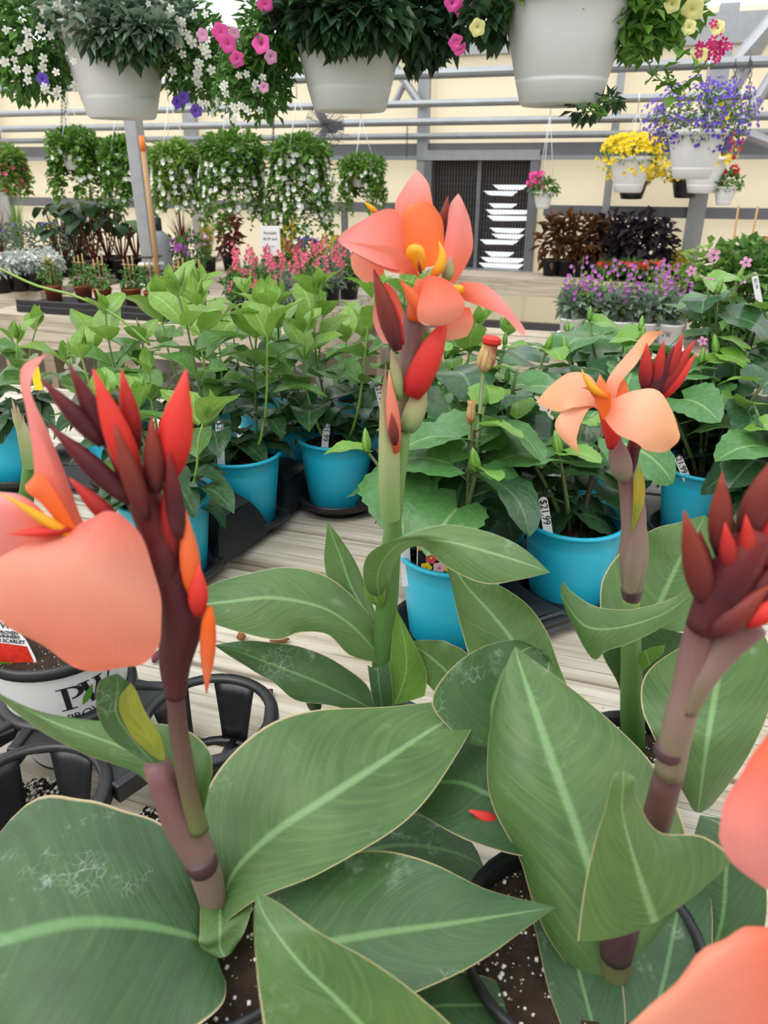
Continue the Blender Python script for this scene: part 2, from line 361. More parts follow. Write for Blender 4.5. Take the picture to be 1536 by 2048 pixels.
for k in range(34):
    x=lx0+.02+(lx1-lx0-.04)*k/33; m.box((x,WY-.035,(lz0+lz1)/2),(.0035,.0035,lz1-lz0))
wpart('screen',m,'beam_dark')
# ---- steel post standing in the aisle, wired stake beside it
pp=at(306,560,4.3); m=MB()
m.box((pp.x,pp.y,1.2),(.07,.07,2.4)); o=m.build('support_post',M['steel'],None,False,.004); tag(o,'square galvanized steel post with wire wrapped round it','post')
po=thing('wire_tie',(pp.x,pp.y,.8),'twisted wires wound around the galvanized post','wire')
for py_,mt in ((530,'wire_white'),(572,'wire_white'),(545,'chain_dark'),(562,'chain_dark'),(515,'chain_dark')):
    z=at(300,py_,4.25).z; m=MB(); r_=.006 if mt=='chain_dark' else .012
    pts=[Vector((pp.x+sx*.043,pp.y+sy*.043,z+.006*math.sin(3*k))) for k,(sx,sy) in enumerate(((-1,-1),(1,-1),(1,1),(-1,1),(-1,-1)))]
    m.tube(pts,r_,6); m.build('wire_loop',M[mt],po)
st=thing('bamboo_stake',at(326,640,4.205),'wooden stake with an orange painted tip tied to the steel post','stake')
m=MB(); a=at(326,640,4.205); c=at(286,300,4.205); m.tube([a,c],.012,8); m.build("shaft",M['bamboo'],st)
d=(c-a).normalized(); m=MB(); m.tube([c-d*.005,c+d*.065],.0135,8); m.build('painted_tip',M['orange_paint'],st)
# ================================================================ BENCHES
def bench(name,label,x0,x1,y0,y1,z,bw,gap,mat,legs,gaps=None,axis='x',apron=.1,legz=0):
    o=thing(name,((x0+x1)/2,(y0+y1)/2,0),label,'bench'); rb=random.Random(hash(name)%99 if 0 else len(label))
    y=y0; k=0
    proto={}
    while (y<y1-.02 if axis=='x' else True):
        if axis=='x':
            ww=min(bw,y1-y); m=MB(); m.box(((x0+x1)/2,y+ww/2,z-.018+rb.uniform(-.002,.001)),(x1-x0+rb.uniform(-.02,.02),ww,.036)); m.build('plank',M[mat],o,False,.003)
            y+=bw+(gaps[k] if gaps and k<len(gaps) else gap); k+=1
    for yy in (y0+.02,y1-.02):
        m=MB(); m.box(((x0+x1)/2,yy,z-.036-apron/2),(x1-x0,.04,apron)); m.build('apron',M[mat],o,False,.003)
    for xx in (x0+.02,x1-.02):
        m=MB(); m.box((xx,(y0+y1)/2,z-.036-apron/2),(.04,y1-y0-.08,apron)); m.build('apron',M[mat],o,False,.003)
    n=max(2,int((x1-x0)/.6))
    for i in range(1,n):
        m=MB(); m.box((x0+(x1-x0)*i/n,(y0+y1)/2,z-.036-.045),(.045,y1-y0-.08,.09)); m.build('joist',M['leg_wood'],o,False)
    for (xx,yy) in legs:
        m=MB(); m.box((xx,yy,(z-.036)/2),(.09,.09,z-.036)); m.build('leg',M['leg_wood'],o,False,.003)
    return o
e1=at(640,1140,-BT).y; 
# the display bench we stand at: planks sized so that the wide gap falls where the photograph shows it
bw=.138; yA=(at(430,1102,-BT).y+at(640,1142,-BT).y)/2      # near edge of a plank, wide gap in front of it
gaps=[.008]*20; nfront=9; y0=yA-.045-nfront*bw-(nfront-1)*.008
gaps[nfront-1]=.045; gaps[nfront]=.012
bench('display_bench','weathered slatted wooden bench carrying the cannas and blue pots',-3.2,2.2,y0,2.05,BT,bw,.008,'bench_wood',[(-3.1,y0+.1),(2.1,y0+.1),(-3.1,1.95),(2.1,1.95),(-.6,y0+.1),(-.6,1.95)],gaps)
tb=lambda *a,**k: bench(*a,**k)
RZ=.75
bench('plant_bench','long wooden bench beside the steel post, crowded with gaura and taro',-3.5,-1.63,3.38,6.3,RZ,.10,.022,'bench_wood_far',[(-3.42,3.46),(-1.72,3.46),(-1.72,4.9),(-3.42,6.2),(-1.72,6.2),(-2.6,3.46)],apron=.15)
bench('plant_bench','wooden bench with a thick apron holding silvery white flowers',-6.5,-3.62,3.95,6.4,RZ+.03,.10,.02,'bench_wood_far',[(-3.7,4.05),(-6.4,4.05),(-3.7,6.3),(-6.4,6.3)],apron=.16)
bench('plant_bench','slatted wooden bench holding the white-potted purple flowers',-1.0,3.6,3.50,4.02,.715,.15,.035,'bench_wood_far',[(-.9,3.6),(3.5,3.6),(-.9,3.92),(3.5,3.92)],apron=.10)
SHZ=at_wall(1200,556,6.88).z
bench('wall_shelf','plain wooden shelf along the cream wall under the louvre',-1.75,4.5,6.66,7.08,SHZ,.20,.02,'bench_wood_far',[(-1.65,7.0),(1.2,7.0),(4.4,7.0)],apron=.11)
# ================================================================ BLUE POTS, TRAYS AND THEIR PLANTS
PR,PH=.083,.150
POTPROF=[(.0,.004),(.058,.004),(.061,0),(.064,.004),(.0775,.118),(.0775,.122),(.0785,.124),(.0805,.144),(.0815,.1445),(.0855,.145),(.0860,.148),(.0850,.151),(.0800,.151),(.0775,.146),(.0755,.120),(.0750,.118)]
def lathe_mesh(name,prof,mat,seg=40):
    m=MB(); m.lathe(prof,seg); return m.mesh(name,mat)
ME_POT=lathe_mesh('pot',POTPROF,M['blue_pot']); 
m=MB(); m.lathe([(.0762,.126),(.06,.130),(.03,.127),(.0001,.131)],28); ME_SOIL=m.mesh('soil',M['soil'])
def leaf_mesh(name,mats,wd,shape,rows=6,fold=.18,curl=.25,serr=0,cols=4,heart=0):
    P=[]
    for i in range(rows+1):
        t=i/rows; hw=shape(t)*wd; row=[]
        if serr and 0<i<rows: hw*=1+serr*(1 if i%2 else -1)
        for j in range(cols+1):
            u=j/cols*2-1; y=t-curl*.3*t*t
            if heart: y-=heart*abs(u)*(1-t)**2
            row.append(Vector((u*hw,y,fold*abs(u)*hw+.08*math.sin(t*math.pi)-curl*t*t*.55+(.03*math.sin(t*11+u*2) if abs(u)>.9 else 0))))
        P.append(row)
    m=MB(); m.grid(P); return m.mesh(name,mats)
ov=lambda t: max(.03,math.sin(math.pi*min(1,t**.82*.985+.008)))**.8
br=lambda t: max(.02,(math.sin(math.pi*min(1,(t**.62))))**.62 if t<1 else .02) if t>0 else .35
LM={k:leaf_mesh('leaf',M['mand_'+k],.31,ov,fold=.30,curl=c_) for k,c_ in (('young',.12),('mid',.3),('old',.5))}
LH={k:leaf_mesh('leaf',M['hib_'+k],.50,br,rows=14,fold=.14,curl=c_*.9,serr=.05,heart=.30) for k,c_ in (('young',.2),('mid',.38),('old',.55))}
def frame_m(pos,d,up,sc):
    d=Vector(d).normalized(); up=Vector(up); x=d.cross(up)
    if x.length<1e-3: x=d.cross(Vector((.3,.7,.1)))
    x.normalize(); z=x.cross(d)
    return Matrix.Translation(pos)@Matrix(((x.x,d.x,z.x,0),(x.y,d.y,z.y,0),(x.z,d.z,z.z,0),(0,0,0,1)))@Matrix.Scale(sc,4)
m=MB(); m.tube([(0,0,0),(0,.25,.0),(0,.6,.02),(0,1,.0)],[.05,.13,.10,.01],6); ME_BUDM=m.mesh('bud',M['mand_young'])
m=MB(); m.tube([(0,0,0),(0,.2,0),(0,.5,.0),(0,.8,0),(0,1,0)],[.10,.20,.19,.11,.02],7); ME_BUDH=m.mesh('bud',M['hib_young'])
t=NT('hib_closed'); u,v=t.uv(); t.done(t.mix(t.ss(t.noise(40,3),.4,.6),(.42,.13,.08),(.62,.42,.18)),.6,0,t.bump(t.math('SINE',t.math('MULTIPLY',u,60.0)),.6,.002),.3,.15)
m=MB(); m.tube([(0,0,0),(0,.15,0),(0,.5,.03),(0,.85,.02),(0,1,.04)],[.09,.2,.22,.16,.21],9); ME_WILT=m.mesh('wilted_bloom',MATS['hib_closed'])
t=NT('mand_white'); t.done(t.mix(t.noise(20,2),(.80,.78,.70),(.9,.9,.86)),.5,0,None,.3,.3)
def mand_flower_mesh():
    m=MB(); m.tube([(0,0,0),(0,.4,0),(0,.75,0)],[.05,.08,.22],8,cap=False)
    for k in range(5):
        g=k*2*math.pi/5; P=[]
        for i in range(5):
            r=.2+.75*i/4; row=[]
            for j in range(4):
                u=(j/3-.5)*1.15*math.sin(math.pi*(.18+.72*i/4))
                a=g+u+.2*i/4; row.append(Vector((r*math.cos(a),.75+.22*math.sin(i/4*2.2)-.1*abs(u),r*math.sin(a))))
            P.append(row)
        m.grid(P)
    return m.mesh('blossom',MATS['mand_white'])
ME_MF=mand_flower_mesh()
def pot_thing(name,pos,label,cat,group,pot=True):
    o=thing(name,pos,label,cat,group)
    inst(ME_POT,'pot',o,Matrix.Identity(4)); inst(ME_SOIL,'soil',o,Matrix.Identity(4)); return o
def mandevilla(pos,seed,label,group=None,h=.34,stems=4,flowers=0,lean=(0,0),clear=False):
    r=random.Random(seed); o=pot_thing('potted_mandevilla',pos,label,'potted plant',group)
    for s in range(stems):
        a=s*2*math.pi/stems+r.uniform(-.5,.5); hh=h*r.uniform(.72,1.08); base=Vector((.022*math.cos(a),.022*math.sin(a),.125))
        sp_=r.uniform(.05,.10); pts=[]
        for k in range(7):
            f=k/6; pts.append(base+Vector((math.cos(a)*sp_*f**.8+lean[0]*f*f+.008*math.sin(5*f+s),math.sin(a)*sp_*f**.8+lean[1]*f*f+.008*math.cos(4*f+s),hh*f)))
        m=MB(); m.tube([p+Vector(pos) for p in pts],[.0035-.0018*k/6 for k in range(7)],6); m.build('stem',M['mand_stem' if s%2==0 else 'hib_stem'],o)
        nn=int(hh/.049)
        for k in range(nn):
            f=(k+.7)/nn; p=pts[min(5,int(f*6))].lerp(pts[min(6,int(f*6)+1)],f*6-int(f*6) if f<1 else 1)
            ph=a+k*math.pi/2+r.uniform(-.4,.4)
            for q in (0,math.pi):
                if r.random()<.08: continue
                el=(-.15+.95*f+r.uniform(-.22,.22)); g=ph+q+r.uniform(-.3,.3)
                d=Vector((math.cos(g)*math.cos(el),math.sin(g)*math.cos(el),math.sin(el)))
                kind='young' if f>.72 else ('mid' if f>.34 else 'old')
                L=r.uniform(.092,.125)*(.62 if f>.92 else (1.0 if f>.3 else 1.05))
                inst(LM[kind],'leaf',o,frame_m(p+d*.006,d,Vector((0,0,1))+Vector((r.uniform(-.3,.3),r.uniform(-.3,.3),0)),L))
        top=pts[-1]
        for q in range(2):
            g=r.uniform(0,6.3); inst(LM['young'],'leaf',o,frame_m(top,(math.cos(g)*.35,math.sin(g)*.35,1),(math.cos(g),math.sin(g),.3),r.uniform(.03,.055)))
        if r.random()<.6: inst(ME_BUDM,'bud',o,frame_m(top,(r.uniform(-.4,.4),r.uniform(-.4,.4),1),(1,0,0),.045))
    toc=(Vector((0,0,0))-Vector((pos[0],pos[1],0))).normalized()
    for q in range(16):      # dark skirt of old leaves over the rim
        g=q*6.283/16+r.uniform(-.2,.2); el=r.uniform(-.45,.35); p=Vector((.02*math.cos(g),.02*math.sin(g),.15+r.uniform(0,.05)))
        d=Vector((math.cos(g)*math.cos(el),math.sin(g)*math.cos(el),math.sin(el)))
        if clear and d.dot(toc)>.25: continue
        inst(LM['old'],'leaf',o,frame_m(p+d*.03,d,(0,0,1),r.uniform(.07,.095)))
    for q in range(flowers):
        g=r.uniform(0,6.3); inst(ME_MF,'blossom',o,frame_m(Vector((.05*math.cos(g),.05*math.sin(g),.17+.04*q)),(math.cos(g),math.sin(g),.5),(0,0,1),.045))
    return o
def hibiscus(pos,seed,label,group=None,h=.26,stems=5,spread=.12,wilt=0,n=8,clear=False):
    r=random.Random(seed); o=pot_thing('potted_hibiscus',pos,label,'potted plant',group); toc=(Vector((0,0,0))-Vector((pos[0],pos[1],0))).normalized()
    for s in range(stems):
        a=s*2*math.pi/stems+r.uniform(-.5,.5); hh=h*r.uniform(.7,1.1); sp_=spread*r.uniform(.5,1.0)*(1 if s else .2)
        pts=[Vector((math.cos(a)*(.012+sp_*(k/5)**1.2),math.sin(a)*(.012+sp_*(k/5)**1.2),.12+hh*k/5)) for k in range(6)]
        m=MB(); m.tube([p+Vector(pos) for p in pts],[.005-.0025*k/5 for k in range(6)],6); m.build('stem',M['hib_stem' if s else 'woody_stem'],o)
        for k in range(n):
            f=(k+.8)/n; i=min(4,int(f*5)); p=pts[i].lerp(pts[i+1],min(1,f*5-i))
            g=a+k*2.4+r.uniform(-.4,.4); el=.55*f-.02+r.uniform(-.2,.3); d=Vector((math.cos(g)*math.cos(el),math.sin(g)*math.cos(el),math.sin(el)))
            if clear and p.z<.24 and d.dot(toc)>.15 and not (clear==2 and k==1 and s==1): continue
            pl=r.uniform(.025,.05)*(.5 if f>.9 else 1); q=p+d*pl
            m=MB(); m.tube([p+Vector(pos),q+Vector(pos)],.0016,4); m.build('petiole',M['hib_stem'],o)
            e2=el-r.uniform(.35,.75); d2=Vector((math.cos(g)*math.cos(e2),math.sin(g)*math.cos(e2),math.sin(e2)))
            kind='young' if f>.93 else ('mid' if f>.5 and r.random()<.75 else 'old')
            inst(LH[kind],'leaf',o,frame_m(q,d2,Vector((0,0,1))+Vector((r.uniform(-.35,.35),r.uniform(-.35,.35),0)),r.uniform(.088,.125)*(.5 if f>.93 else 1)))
        if r.random()<.75: inst(ME_BUDH,'bud',o,frame_m(pts[-1],(r.uniform(-.3,.3),r.uniform(-.3,.3),1),(1,0,0),r.uniform(.03,.042)))
    if wilt:
        for q in range(wilt): inst(ME_WILT,'wilted_bloom',o,frame_m(pts[-1]+Vector((-.01*q,0,-.06*q)),(.12,.05,1),(1,0,0),.06-.02*q))
    return o
TZ=BT+.022
def tray(name,spots,label,pos_next=None,saddles=()):
    """moulded carry tray: a lipped cup under every pot, saddle walls rising between neighbours"""
    cx=sum(s[0] for s in spots)/len(spots); cyy=sum(s[1] for s in spots)/len(spots)
    o=thing(name,(cx,cyy,BT),label,'tray')
    for (x,y) in spots:
        m=MB(); m.lathe([(.0001,.016),(.058,.016),(.066,.020),(.080,.030),(.0925,.036),(.0955,.034),(.0960,.028),(.0945,.026),(.0945,.020),(.072,.018),(.069,.0),(.05,.0),(.0001,.0)],36,(x,y,BT)); m.build('cup',M['black_plastic'],o)
    for i,j,hh in saddles:
        a,c=Vector((*spots[i],0)),Vector((*spots[j],0)); d=c-a; s=d.length; d.normalize(); n=Vector((-d.y,d.x,0)); mid=(a+c)/2
        hw=.085; P1=[];P2=[]
        for k in range(11):
            v=-1+2*k/10; top=hh*(1-.25*abs(v)**3); r1=[];r2=[]
            for q in range(7):
                z=.018+(top-.018)*q/6; rr=.062+.145*z*.9+.006; yy=v*hw*(1-.25*q/6)
                off=s/2-math.sqrt(max(0,rr*rr-min(yy*yy,rr*rr*.8)))*(1.0)
                off=max(.012,off*(1-.30*q/6))
                r1.append(mid-d*off+n*yy+Vector((0,0,BT+z))); r2.append(mid+d*off+n*yy+Vector((0,0,BT+z)))
            P1.append(r1);P2.append(r2)
        m=MB(); m.grid(P1); m.grid(P2)
        T=[[P1[k][6],(P1[k][6]+P2[k][6])/2+Vector((0,0,.003)),P2[k][6]] for k in range(11)]; m.grid(T)
        for k in (0,10): m.grid([P1[k],P2[k]])
        m.build('divider',M['black_plastic'],o)
        m=MB(); m.box(mid+Vector((0,0,BT+.024)),(s*.75,.16,.02),Matrix.Rotation(math.atan2(d.y,d.x),3,'Z')); m.build('web',M['black_plastic'],o,False,.006)
    return o
A_=[(-.765,1.041),(-.742,1.283),(-.733,1.535)]
B_=[(-.590,1.437),(-.415,1.560)]
g2=lambda px,py: tuple(at(px,py,-.97))[:2]
C_=[g2(905,1092),g2(985,955),g2(1150,1030)]
D_=[g2(1412,925),g2(1575,975)]
E_=[(-1.371,1.329),(-1.13,1.40)]
tray('carry_tray',A_,'black moulded carry tray with tall dividers holding three blue mandevilla pots',saddles=((0,1,.125),(1,2,.10)))
tray('carry_tray',B_,'black carry tray under the blue mandevilla pot next to open planks',saddles=((0,1,.12),))
tray('carry_tray',C_,'black carry tray under the hibiscus pot with the flower label',saddles=((0,1,.055),(0,2,.05),(1,2,.06)))
tray('carry_tray',D_,'black carry tray beneath hibiscus pots behind the salmon canna bloom',saddles=((0,1,.11),))
tray('carry_tray',E_,'black carry tray under a blue pot beside the yellow tag',saddles=((0,1,.09),))
GM='mandevillas crowded behind the front row'; GH='hibiscus crowded behind the front row'
Z=lambda s:(s[0],s[1],BT+.0165)
mandevilla(Z(A_[0]),11,'mandevilla in blue pot at the open end of the three-pot black tray',h=.20,stems=3)
mandevilla(Z(A_[1]),12,'leafy mandevilla in blue pot with a price stake at its left rim',h=.35,stems=4,clear=True)
mandevilla(Z(A_[2]),13,'mandevilla in blue pot standing farthest back in the three-pot tray',h=.29,stems=4,flowers=2)
mandevilla(Z(B_[0]),14,'mandevilla in blue pot standing over the open pale planks',h=.35,stems=3,lean=(.02,0),clear=True)
mandevilla(Z(B_[1]),15,'mandevilla in blue pot half hidden behind the tall canna stem',h=.35,stems=3)
mandevilla(Z(E_[0]),16,'low mandevilla in blue pot at the yellow tag',h=.24,stems=4)
mandevilla(Z(E_[1]),17,'white-blooming mandevilla behind the dark red canna buds',h=.22,stems=3,flowers=3)
LB='blue-potted mandevilla hemmed in by other mandevillas'
for k,(x,y,h_) in enumerate(((-1.0,1.58,.31),(-.97,1.28,.28),(-.98,1.84,.25),(-.66,1.80,.24),(-.40,1.84,.23))):
    mandevilla((x,y,BT),30+k,LB,GM,h=h_,stems=3,flowers=1 if k==1 else 0)
hibiscus(Z(C_[0]),51,'hibiscus in blue pot with a printed flower label in its soil',h=.25,stems=5,n=9,clear=True)
hibiscus(Z(C_[1]),52,'hibiscus in blue pot tucked behind the labelled hibiscus',h=.26,stems=5)
hibiscus(Z(C_[2]),53,'hibiscus in blue pot with a dark leaf hanging over the rim',h=.18,stems=4,spread=.11,n=7,clear=2)
hibiscus(Z(D_[0]),54,'hibiscus in blue pot with tilted price stake behind red canna buds',h=.22,stems=5,clear=True)
hibiscus(Z(D_[1]),55,'hibiscus in blue pot sharing a tray with the tilted price stake pot',h=.20,stems=4)
LB='blue-potted hibiscus hemmed in by other hibiscus plants'
for k,(x,y,h_) in enumerate(((-.02,1.60,.30),(.20,1.72,.34),(.42,1.62,.32),(-.30,1.56,.22),(.60,1.52,.26),(-.05,1.80,.22),(.62,1.80,.30))):
    hibiscus((x,y,BT),60+k,LB,GH,h=h_,stems=5)
# ---- price stakes
def text_mesh(s,size,ext=.0004):
    cu=bpy.data.curves.new('lettering','FONT'); cu.body=s; cu.size=size; cu.align_x='CENTER'; cu.align_y='CENTER'; cu.extrude=ext; cu.resolution_u=3
    o=bpy.data.objects.new('lettering',cu); COL.objects.link(o); dg=bpy.context.evaluated_depsgraph_get()
    me=bpy.data.meshes.new_from_object(o.evaluated_get(dg)); bpy.data.objects.remove(o); bpy.data.curves.remove(cu); return me
def lettering(s,size,parent,Mx,mat='ink',name='lettering'):
    me=text_mesh(s,size); me.materials.clear(); me.materials.append(M[mat]); return inst(me,name,parent,Mx)
def stake(base,top,label,txt='$21.99',wd_=.0145,face=None):
    base,top=Vector(base),Vector(top); d=(top-base); L=d.length; d.normalize()
    toc=Vector((0,0,CAMZ))-base; x=d.cross(toc).normalized(); x=-x if x.dot(w(1,0,0))<0 else x; z=x.cross(d)
    if face: x=Matrix.Rotation(face,3,d)@x; z=x.cross(d)
    o=thing('price_stake',base,label,'price tag'); R=Matrix(((x.x,d.x,z.x),(x.y,d.y,z.y),(x.z,d.z,z.z)))
    pr=[(-wd_/2,-.035),(wd_/2,-.035),(wd_/2,L-wd_/2)]+[(wd_/2*math.cos(a),L-wd_/2+wd_/2*math.sin(a)) for a in [math.pi*k/8 for k in range(9)]]+[(-wd_/2,L-wd_/2)]
    m=MB(); n=len(pr); vs=[base+R@Vector((p[0],p[1],s_)) for s_ in (-.0006,.0006) for p in pr]
    m.add(vs,[tuple(range(n))[::-1],tuple(range(n,2*n))]+[(k,(k+1)%n,n+(k+1)%n,n+k) for k in range(n)]); m.build('blade',M['tag_white'],o,False)
    Mt=(R@Matrix.Rotation(-math.pi/2,3,'Z')).to_4x4(); Mt.translation=R@Vector((0,L*.60,.0012))
    lettering(txt,.0165,o,Mt)
    return o
stake(at(441,892,1.38),at(438,842,1.38),'white price stake reading 21.99 in the pot beside dark tray divider',wd_.__class__ and '$21.99') if 0 else None
stake(at(441,898,1.385),at(438,842,1.385),'white price stake reading 21.99 in the mandevilla pot over the black divider')
stake(at(650,888,1.50),at(654,845,1.50),'white price stake in the mandevilla pot over open planks')
stake(at(812,1132,.990),at(806,1015,.990),'white price stake beside the printed flower label')
stake(at(1097,1068,1.085),at(1085,994,1.085),'white price stake in the hibiscus pot with overhanging leaf')
stake(at(1370,948,1.325),at(1355,912,1.325),'tilted white price stake behind the red canna buds')
stake(at(765,812,1.50),at(755,770,1.50),'white price stake half hidden behind the tall canna stem')
# yellow tag and hanging vine
o=MB(); o.box(at(74,757,1.55),(.018,.003,.05),Matrix.Rotation(YAW,3,'Z')); tag(o.build('plant_tag',M['yellow_tag'],None,False),'small yellow plant tag stuck in a blue mandevilla pot','tag')
# printed hibiscus label
lb=thing('plant_label',at(865,1140,.975),'black printed label with colourful hibiscus blossoms and script lettering','label')
a=at(833,1143,.975); c=at(902,1146,.97); e=at(832,1040,.982)
xd=(c-a).normalized(); yd=(e-a); yd=(yd-xd*yd.dot(xd)).normalized(); zd=xd.cross(yd); W_=(c-a).length; H_=.078
R=Matrix(((xd.x,yd.x,zd.x),(xd.y,yd.y,zd.y),(xd.z,yd.z,zd.z)))
def lpt(u,v,k=0): return a+R@Vector((u*W_,v*H_,k))
plain('label_black',(.012,.012,.013),.35,var=0); plain('label_pink',(.75,.08,.12),.4); plain('label_pale',(.85,.55,.6),.4); plain('label_yellow',(.85,.6,.03),.4); plain('label_orange',(.85,.2,.03),.4); plain('label_green',(.4,.6,.05),.4); plain('label_white',(.85,.85,.85),.4)
def lquad(u0,v0,u1,v1,k,mat,name):
    m=MB(); m.box((lpt(u0,v0,k)+lpt(u1,v1,k))/2,((u1-u0)*W_,(v1-v0)*H_,.0006),R); m.build(name,M[mat],lb,False)
lquad(0,-.35,1,1,0,'label_white','card'); lquad(.03,0,.95,.985,.0005,'label_black','print')
for (q0,q1,mt) in ((.40,.44,'label_orange'),(.44,.47,'label_yellow'),(.47,.50,'label_green')):
    m=MB(); P=[[lpt(k/12*.92+.03,v+.05*math.sin(k/12*5.5+.6),.0011) for k in range(13)] for v in (q0,q1)]; m.grid(P); m.build('ribbon',M[mt],lb,False)
for (u,v,s_,mt,c2) in ((.42,.30,.20,'label_pink','label_yellow'),(.28,.10,.19,'label_yellow','label_orange'),(.66,.10,.22,'label_pale','label_pink'),(.93,.08,.12,'label_yellow','label_orange')):
    m=MB()
    for k in range(5):
        g=k*1.2566; ce=lpt(u,v,.0012)+R@Vector((math.cos(g)*s_*.5*W_,math.sin(g)*s_*.5*W_,0)); rr=s_*.42*W_
        m.add([ce+R@Vector((rr*math.cos(b_),rr*math.sin(b_),.00004*k)) for b_ in [j*.628 for j in range(10)]],[tuple(range(10))])
    m.build('printed_flower',M[mt],lb,False)
    m=MB(); ce=lpt(u,v,.0016); m.add([ce+R@Vector((s_*.2*W_*math.cos(j*.785),s_*.2*W_*math.sin(j*.785),0)) for j in range(8)],[tuple(range(8))]); m.build('printed_flower_eye',M[c2],lb,False)
for s_,v,sz in (('Tropic',.90,.0115),('Splash',.74,.0115),('HIBISCUS',.52,.0042)):
    Mt=R.to_4x4(); Mt.translation=lpt(.55 if sz>.01 else .72,v,.0014)-Vector(lb.location)
    if sz>.01: Mt=Mt@Matrix(((1,.25,0,0),(0,1,0,0),(0,0,1,0),(0,0,0,1)))
    lettering(s_,sz,lb,Mt,'label_white')
# ================================================================ CANNAS
def patch(name,parent,mat,st,rows=26,cols=10,ruf=.0,rf=5,cupz=0,seed=0):
    """leaf or petal through left edge, midrib, right edge stations: (L,M,R,place[,dL,dR])"""
    Ls,Ms,Rs=[],[],[]
    for s in st:
        if len(s)==2: L=Mm=R=s[0]; v=s[1]; dl=dr=0
        else:
            L,Mm,R,v=s[:4]; dl=s[4] if len(s)>4 else 0; dr=s[5] if len(s)>5 else dl
        f=(lambda q,d: at(q[0],q[1],v+d) if v>0 else at(q[0],q[1],v-d))
        Ls.append(f(L,dl)); Ms.append(f(Mm,0)); Rs.append(f(R,dr))
    Lc,Mc,Rc=crom(Ls,rows),crom(Ms,rows),crom(Rs,rows); P=[]; r=random.Random(seed)
    ph=r.uniform(0,6)
    for i in range(rows):
        row=[]; t_=i/(rows-1); n=(Rc[i]-Lc[i]).cross(Mc[min(i+1,rows-1)]-Mc[max(i-1,0)])
        n=n.normalized() if n.length>1e-9 else Vector((0,0,1))
        for j in range(cols+1):
            u=j/cols*2-1
            p=Lc[i]*(u*(u-1)/2)+Mc[i]*(1-u*u)+Rc[i]*(u*(u+1)/2)
            if ruf: p=p+n*(ruf*abs(u)**2.5*math.sin(t_*math.pi)*math.sin(rf*6.28*t_+ph+(1.7 if u>0 else 0)))
            row.append(p)
        P.append(row)
    m=MB(); m.grid(P); return m.build(name,M[mat],parent)
def wpx(Y,px,py): return Y/ray(px,py)[1]/FPX
def bud(name,parent,mat,base,tip,Y,wd_,Y2=None,bend=0,prof=(.45,.85,1,.95,.72,.38,.06),flat=.8):
    a=at(*base,Y); c=at(*tip,Y2 if Y2 else Y); r=wd_/2*wpx(Y,*base); n=len(prof)
    side=(c-a).cross(Vector((0,0,CAMZ))-a).normalized()
    pts=[a.lerp(c,k/(n-1))+side*bend*math.sin(math.pi*k/(n-1)) for k in range(n)]
    m=MB(); m.tube(pts,[r*k for k in prof],10,flat=flat); return m.build(name,M[mat],parent)
def stemtube(name,parent,mat,pts,Ys,ws,n=14,seg=12):
    if not hasattr(Ys,'__len__'): Ys=[Ys]*len(pts)
    P=[at(p[0],p[1],y) for p,y in zip(pts,Ys)]; R=[Vector((wd_/2*wpx(y,*p),0,0)) for p,y,wd_ in zip(pts,Ys,ws)]
    m=MB(); m.tube(crom(P,n),[q.x for q in crom(R,n)],seg); return m.build(name,M[mat],parent)
def nursery_pot(o,c,r=.092,h=.15,sz=.13):
    m=MB(); m.lathe([(.0001,.004),(r*.76,.004),(r*.78,0),(r*.80,.004),(r*.96,h-.012),(r*1.03,h-.010),(r*1.04,h),(r*.98,h+.001),(r*.95,h-.012),(r*.93,sz-.01)],36,c); m.build('pot',M['black_plastic'],o)
    m=MB(); m.lathe([(r*.945,sz-.002),(r*.6,sz+.004),(r*.3,sz),(.0001,sz+.003)],28,c); m.build('soil',M['soil'],o)
    rr=random.Random(int(c[0]*1000)); m=MB()
    for k in range(140):
        g=rr.uniform(0,6.3); q=r*.9*math.sqrt(rr.random()); s=rr.uniform(.0012,.0028)
        m.box((c[0]+q*math.cos(g),c[1]+q*math.sin(g),c[2]+sz+.002),(s,s*1.2,s),Euler((rr.random()*3,rr.random()*3,0)).to_matrix())
    m.build('perlite_grains',M['perlite'],o,kind='stuff')
def cpos(X,Y): q=w(X,Y,BT); return (q.x,q.y,BT)
# ---- A: canna with the big blurred coral bloom and dark red bud fan
cA=cpos(-.140,.415)
A=thing('potted_canna',cA,'canna with huge coral bloom and a fan of dark maroon buds','potted plant'); nursery_pot(A,cA)
stemtube('stem',A,'stem_plum',[(445,1900),(432,1830),(405,1725),(360,1640),(312,1528)],[.415]*5,[52,52,66,72,52])
stemtube('stem',A,'stem_purple',[(398,1660),(380,1590),(360,1480),(350,1385)],[.41]*4,[40,40,38,36])
stemtube('node',A,'node_dark',[(408,1738),(403,1726),(398,1714)],.412,[58,67,64],6)
patch('leaf',A,'canna_green',[((432,1795),(440,1818),(402,1890),-.955),((405,1655),(470,1742),(507,1802),-.985,.012,.0),((428,1548),(545,1668),(640,1747),-1.008,.014,.002),((520,1464),(650,1598),(745,1690),-1.028,.012,.002),((640,1417),(755,1530),(848,1602),-1.035,.006,.0),((800,1411),(865,1458),(918,1505),-1.035,0,0),((975,1393),-1.03)],rows=36,cols=14,ruf=.003,rf=2.5,seed=2)
patch('leaf',A,'canna_green',[((405,1640),(440,1800),(470,1820),-.962),((400,1850),(440,1860),(505,1800),-.972),((400,1890),(440,1895),(490,1860),-.962,.004),((425,1912),(450,1914),(470,1895),-.957)],rows=14,seed=5)
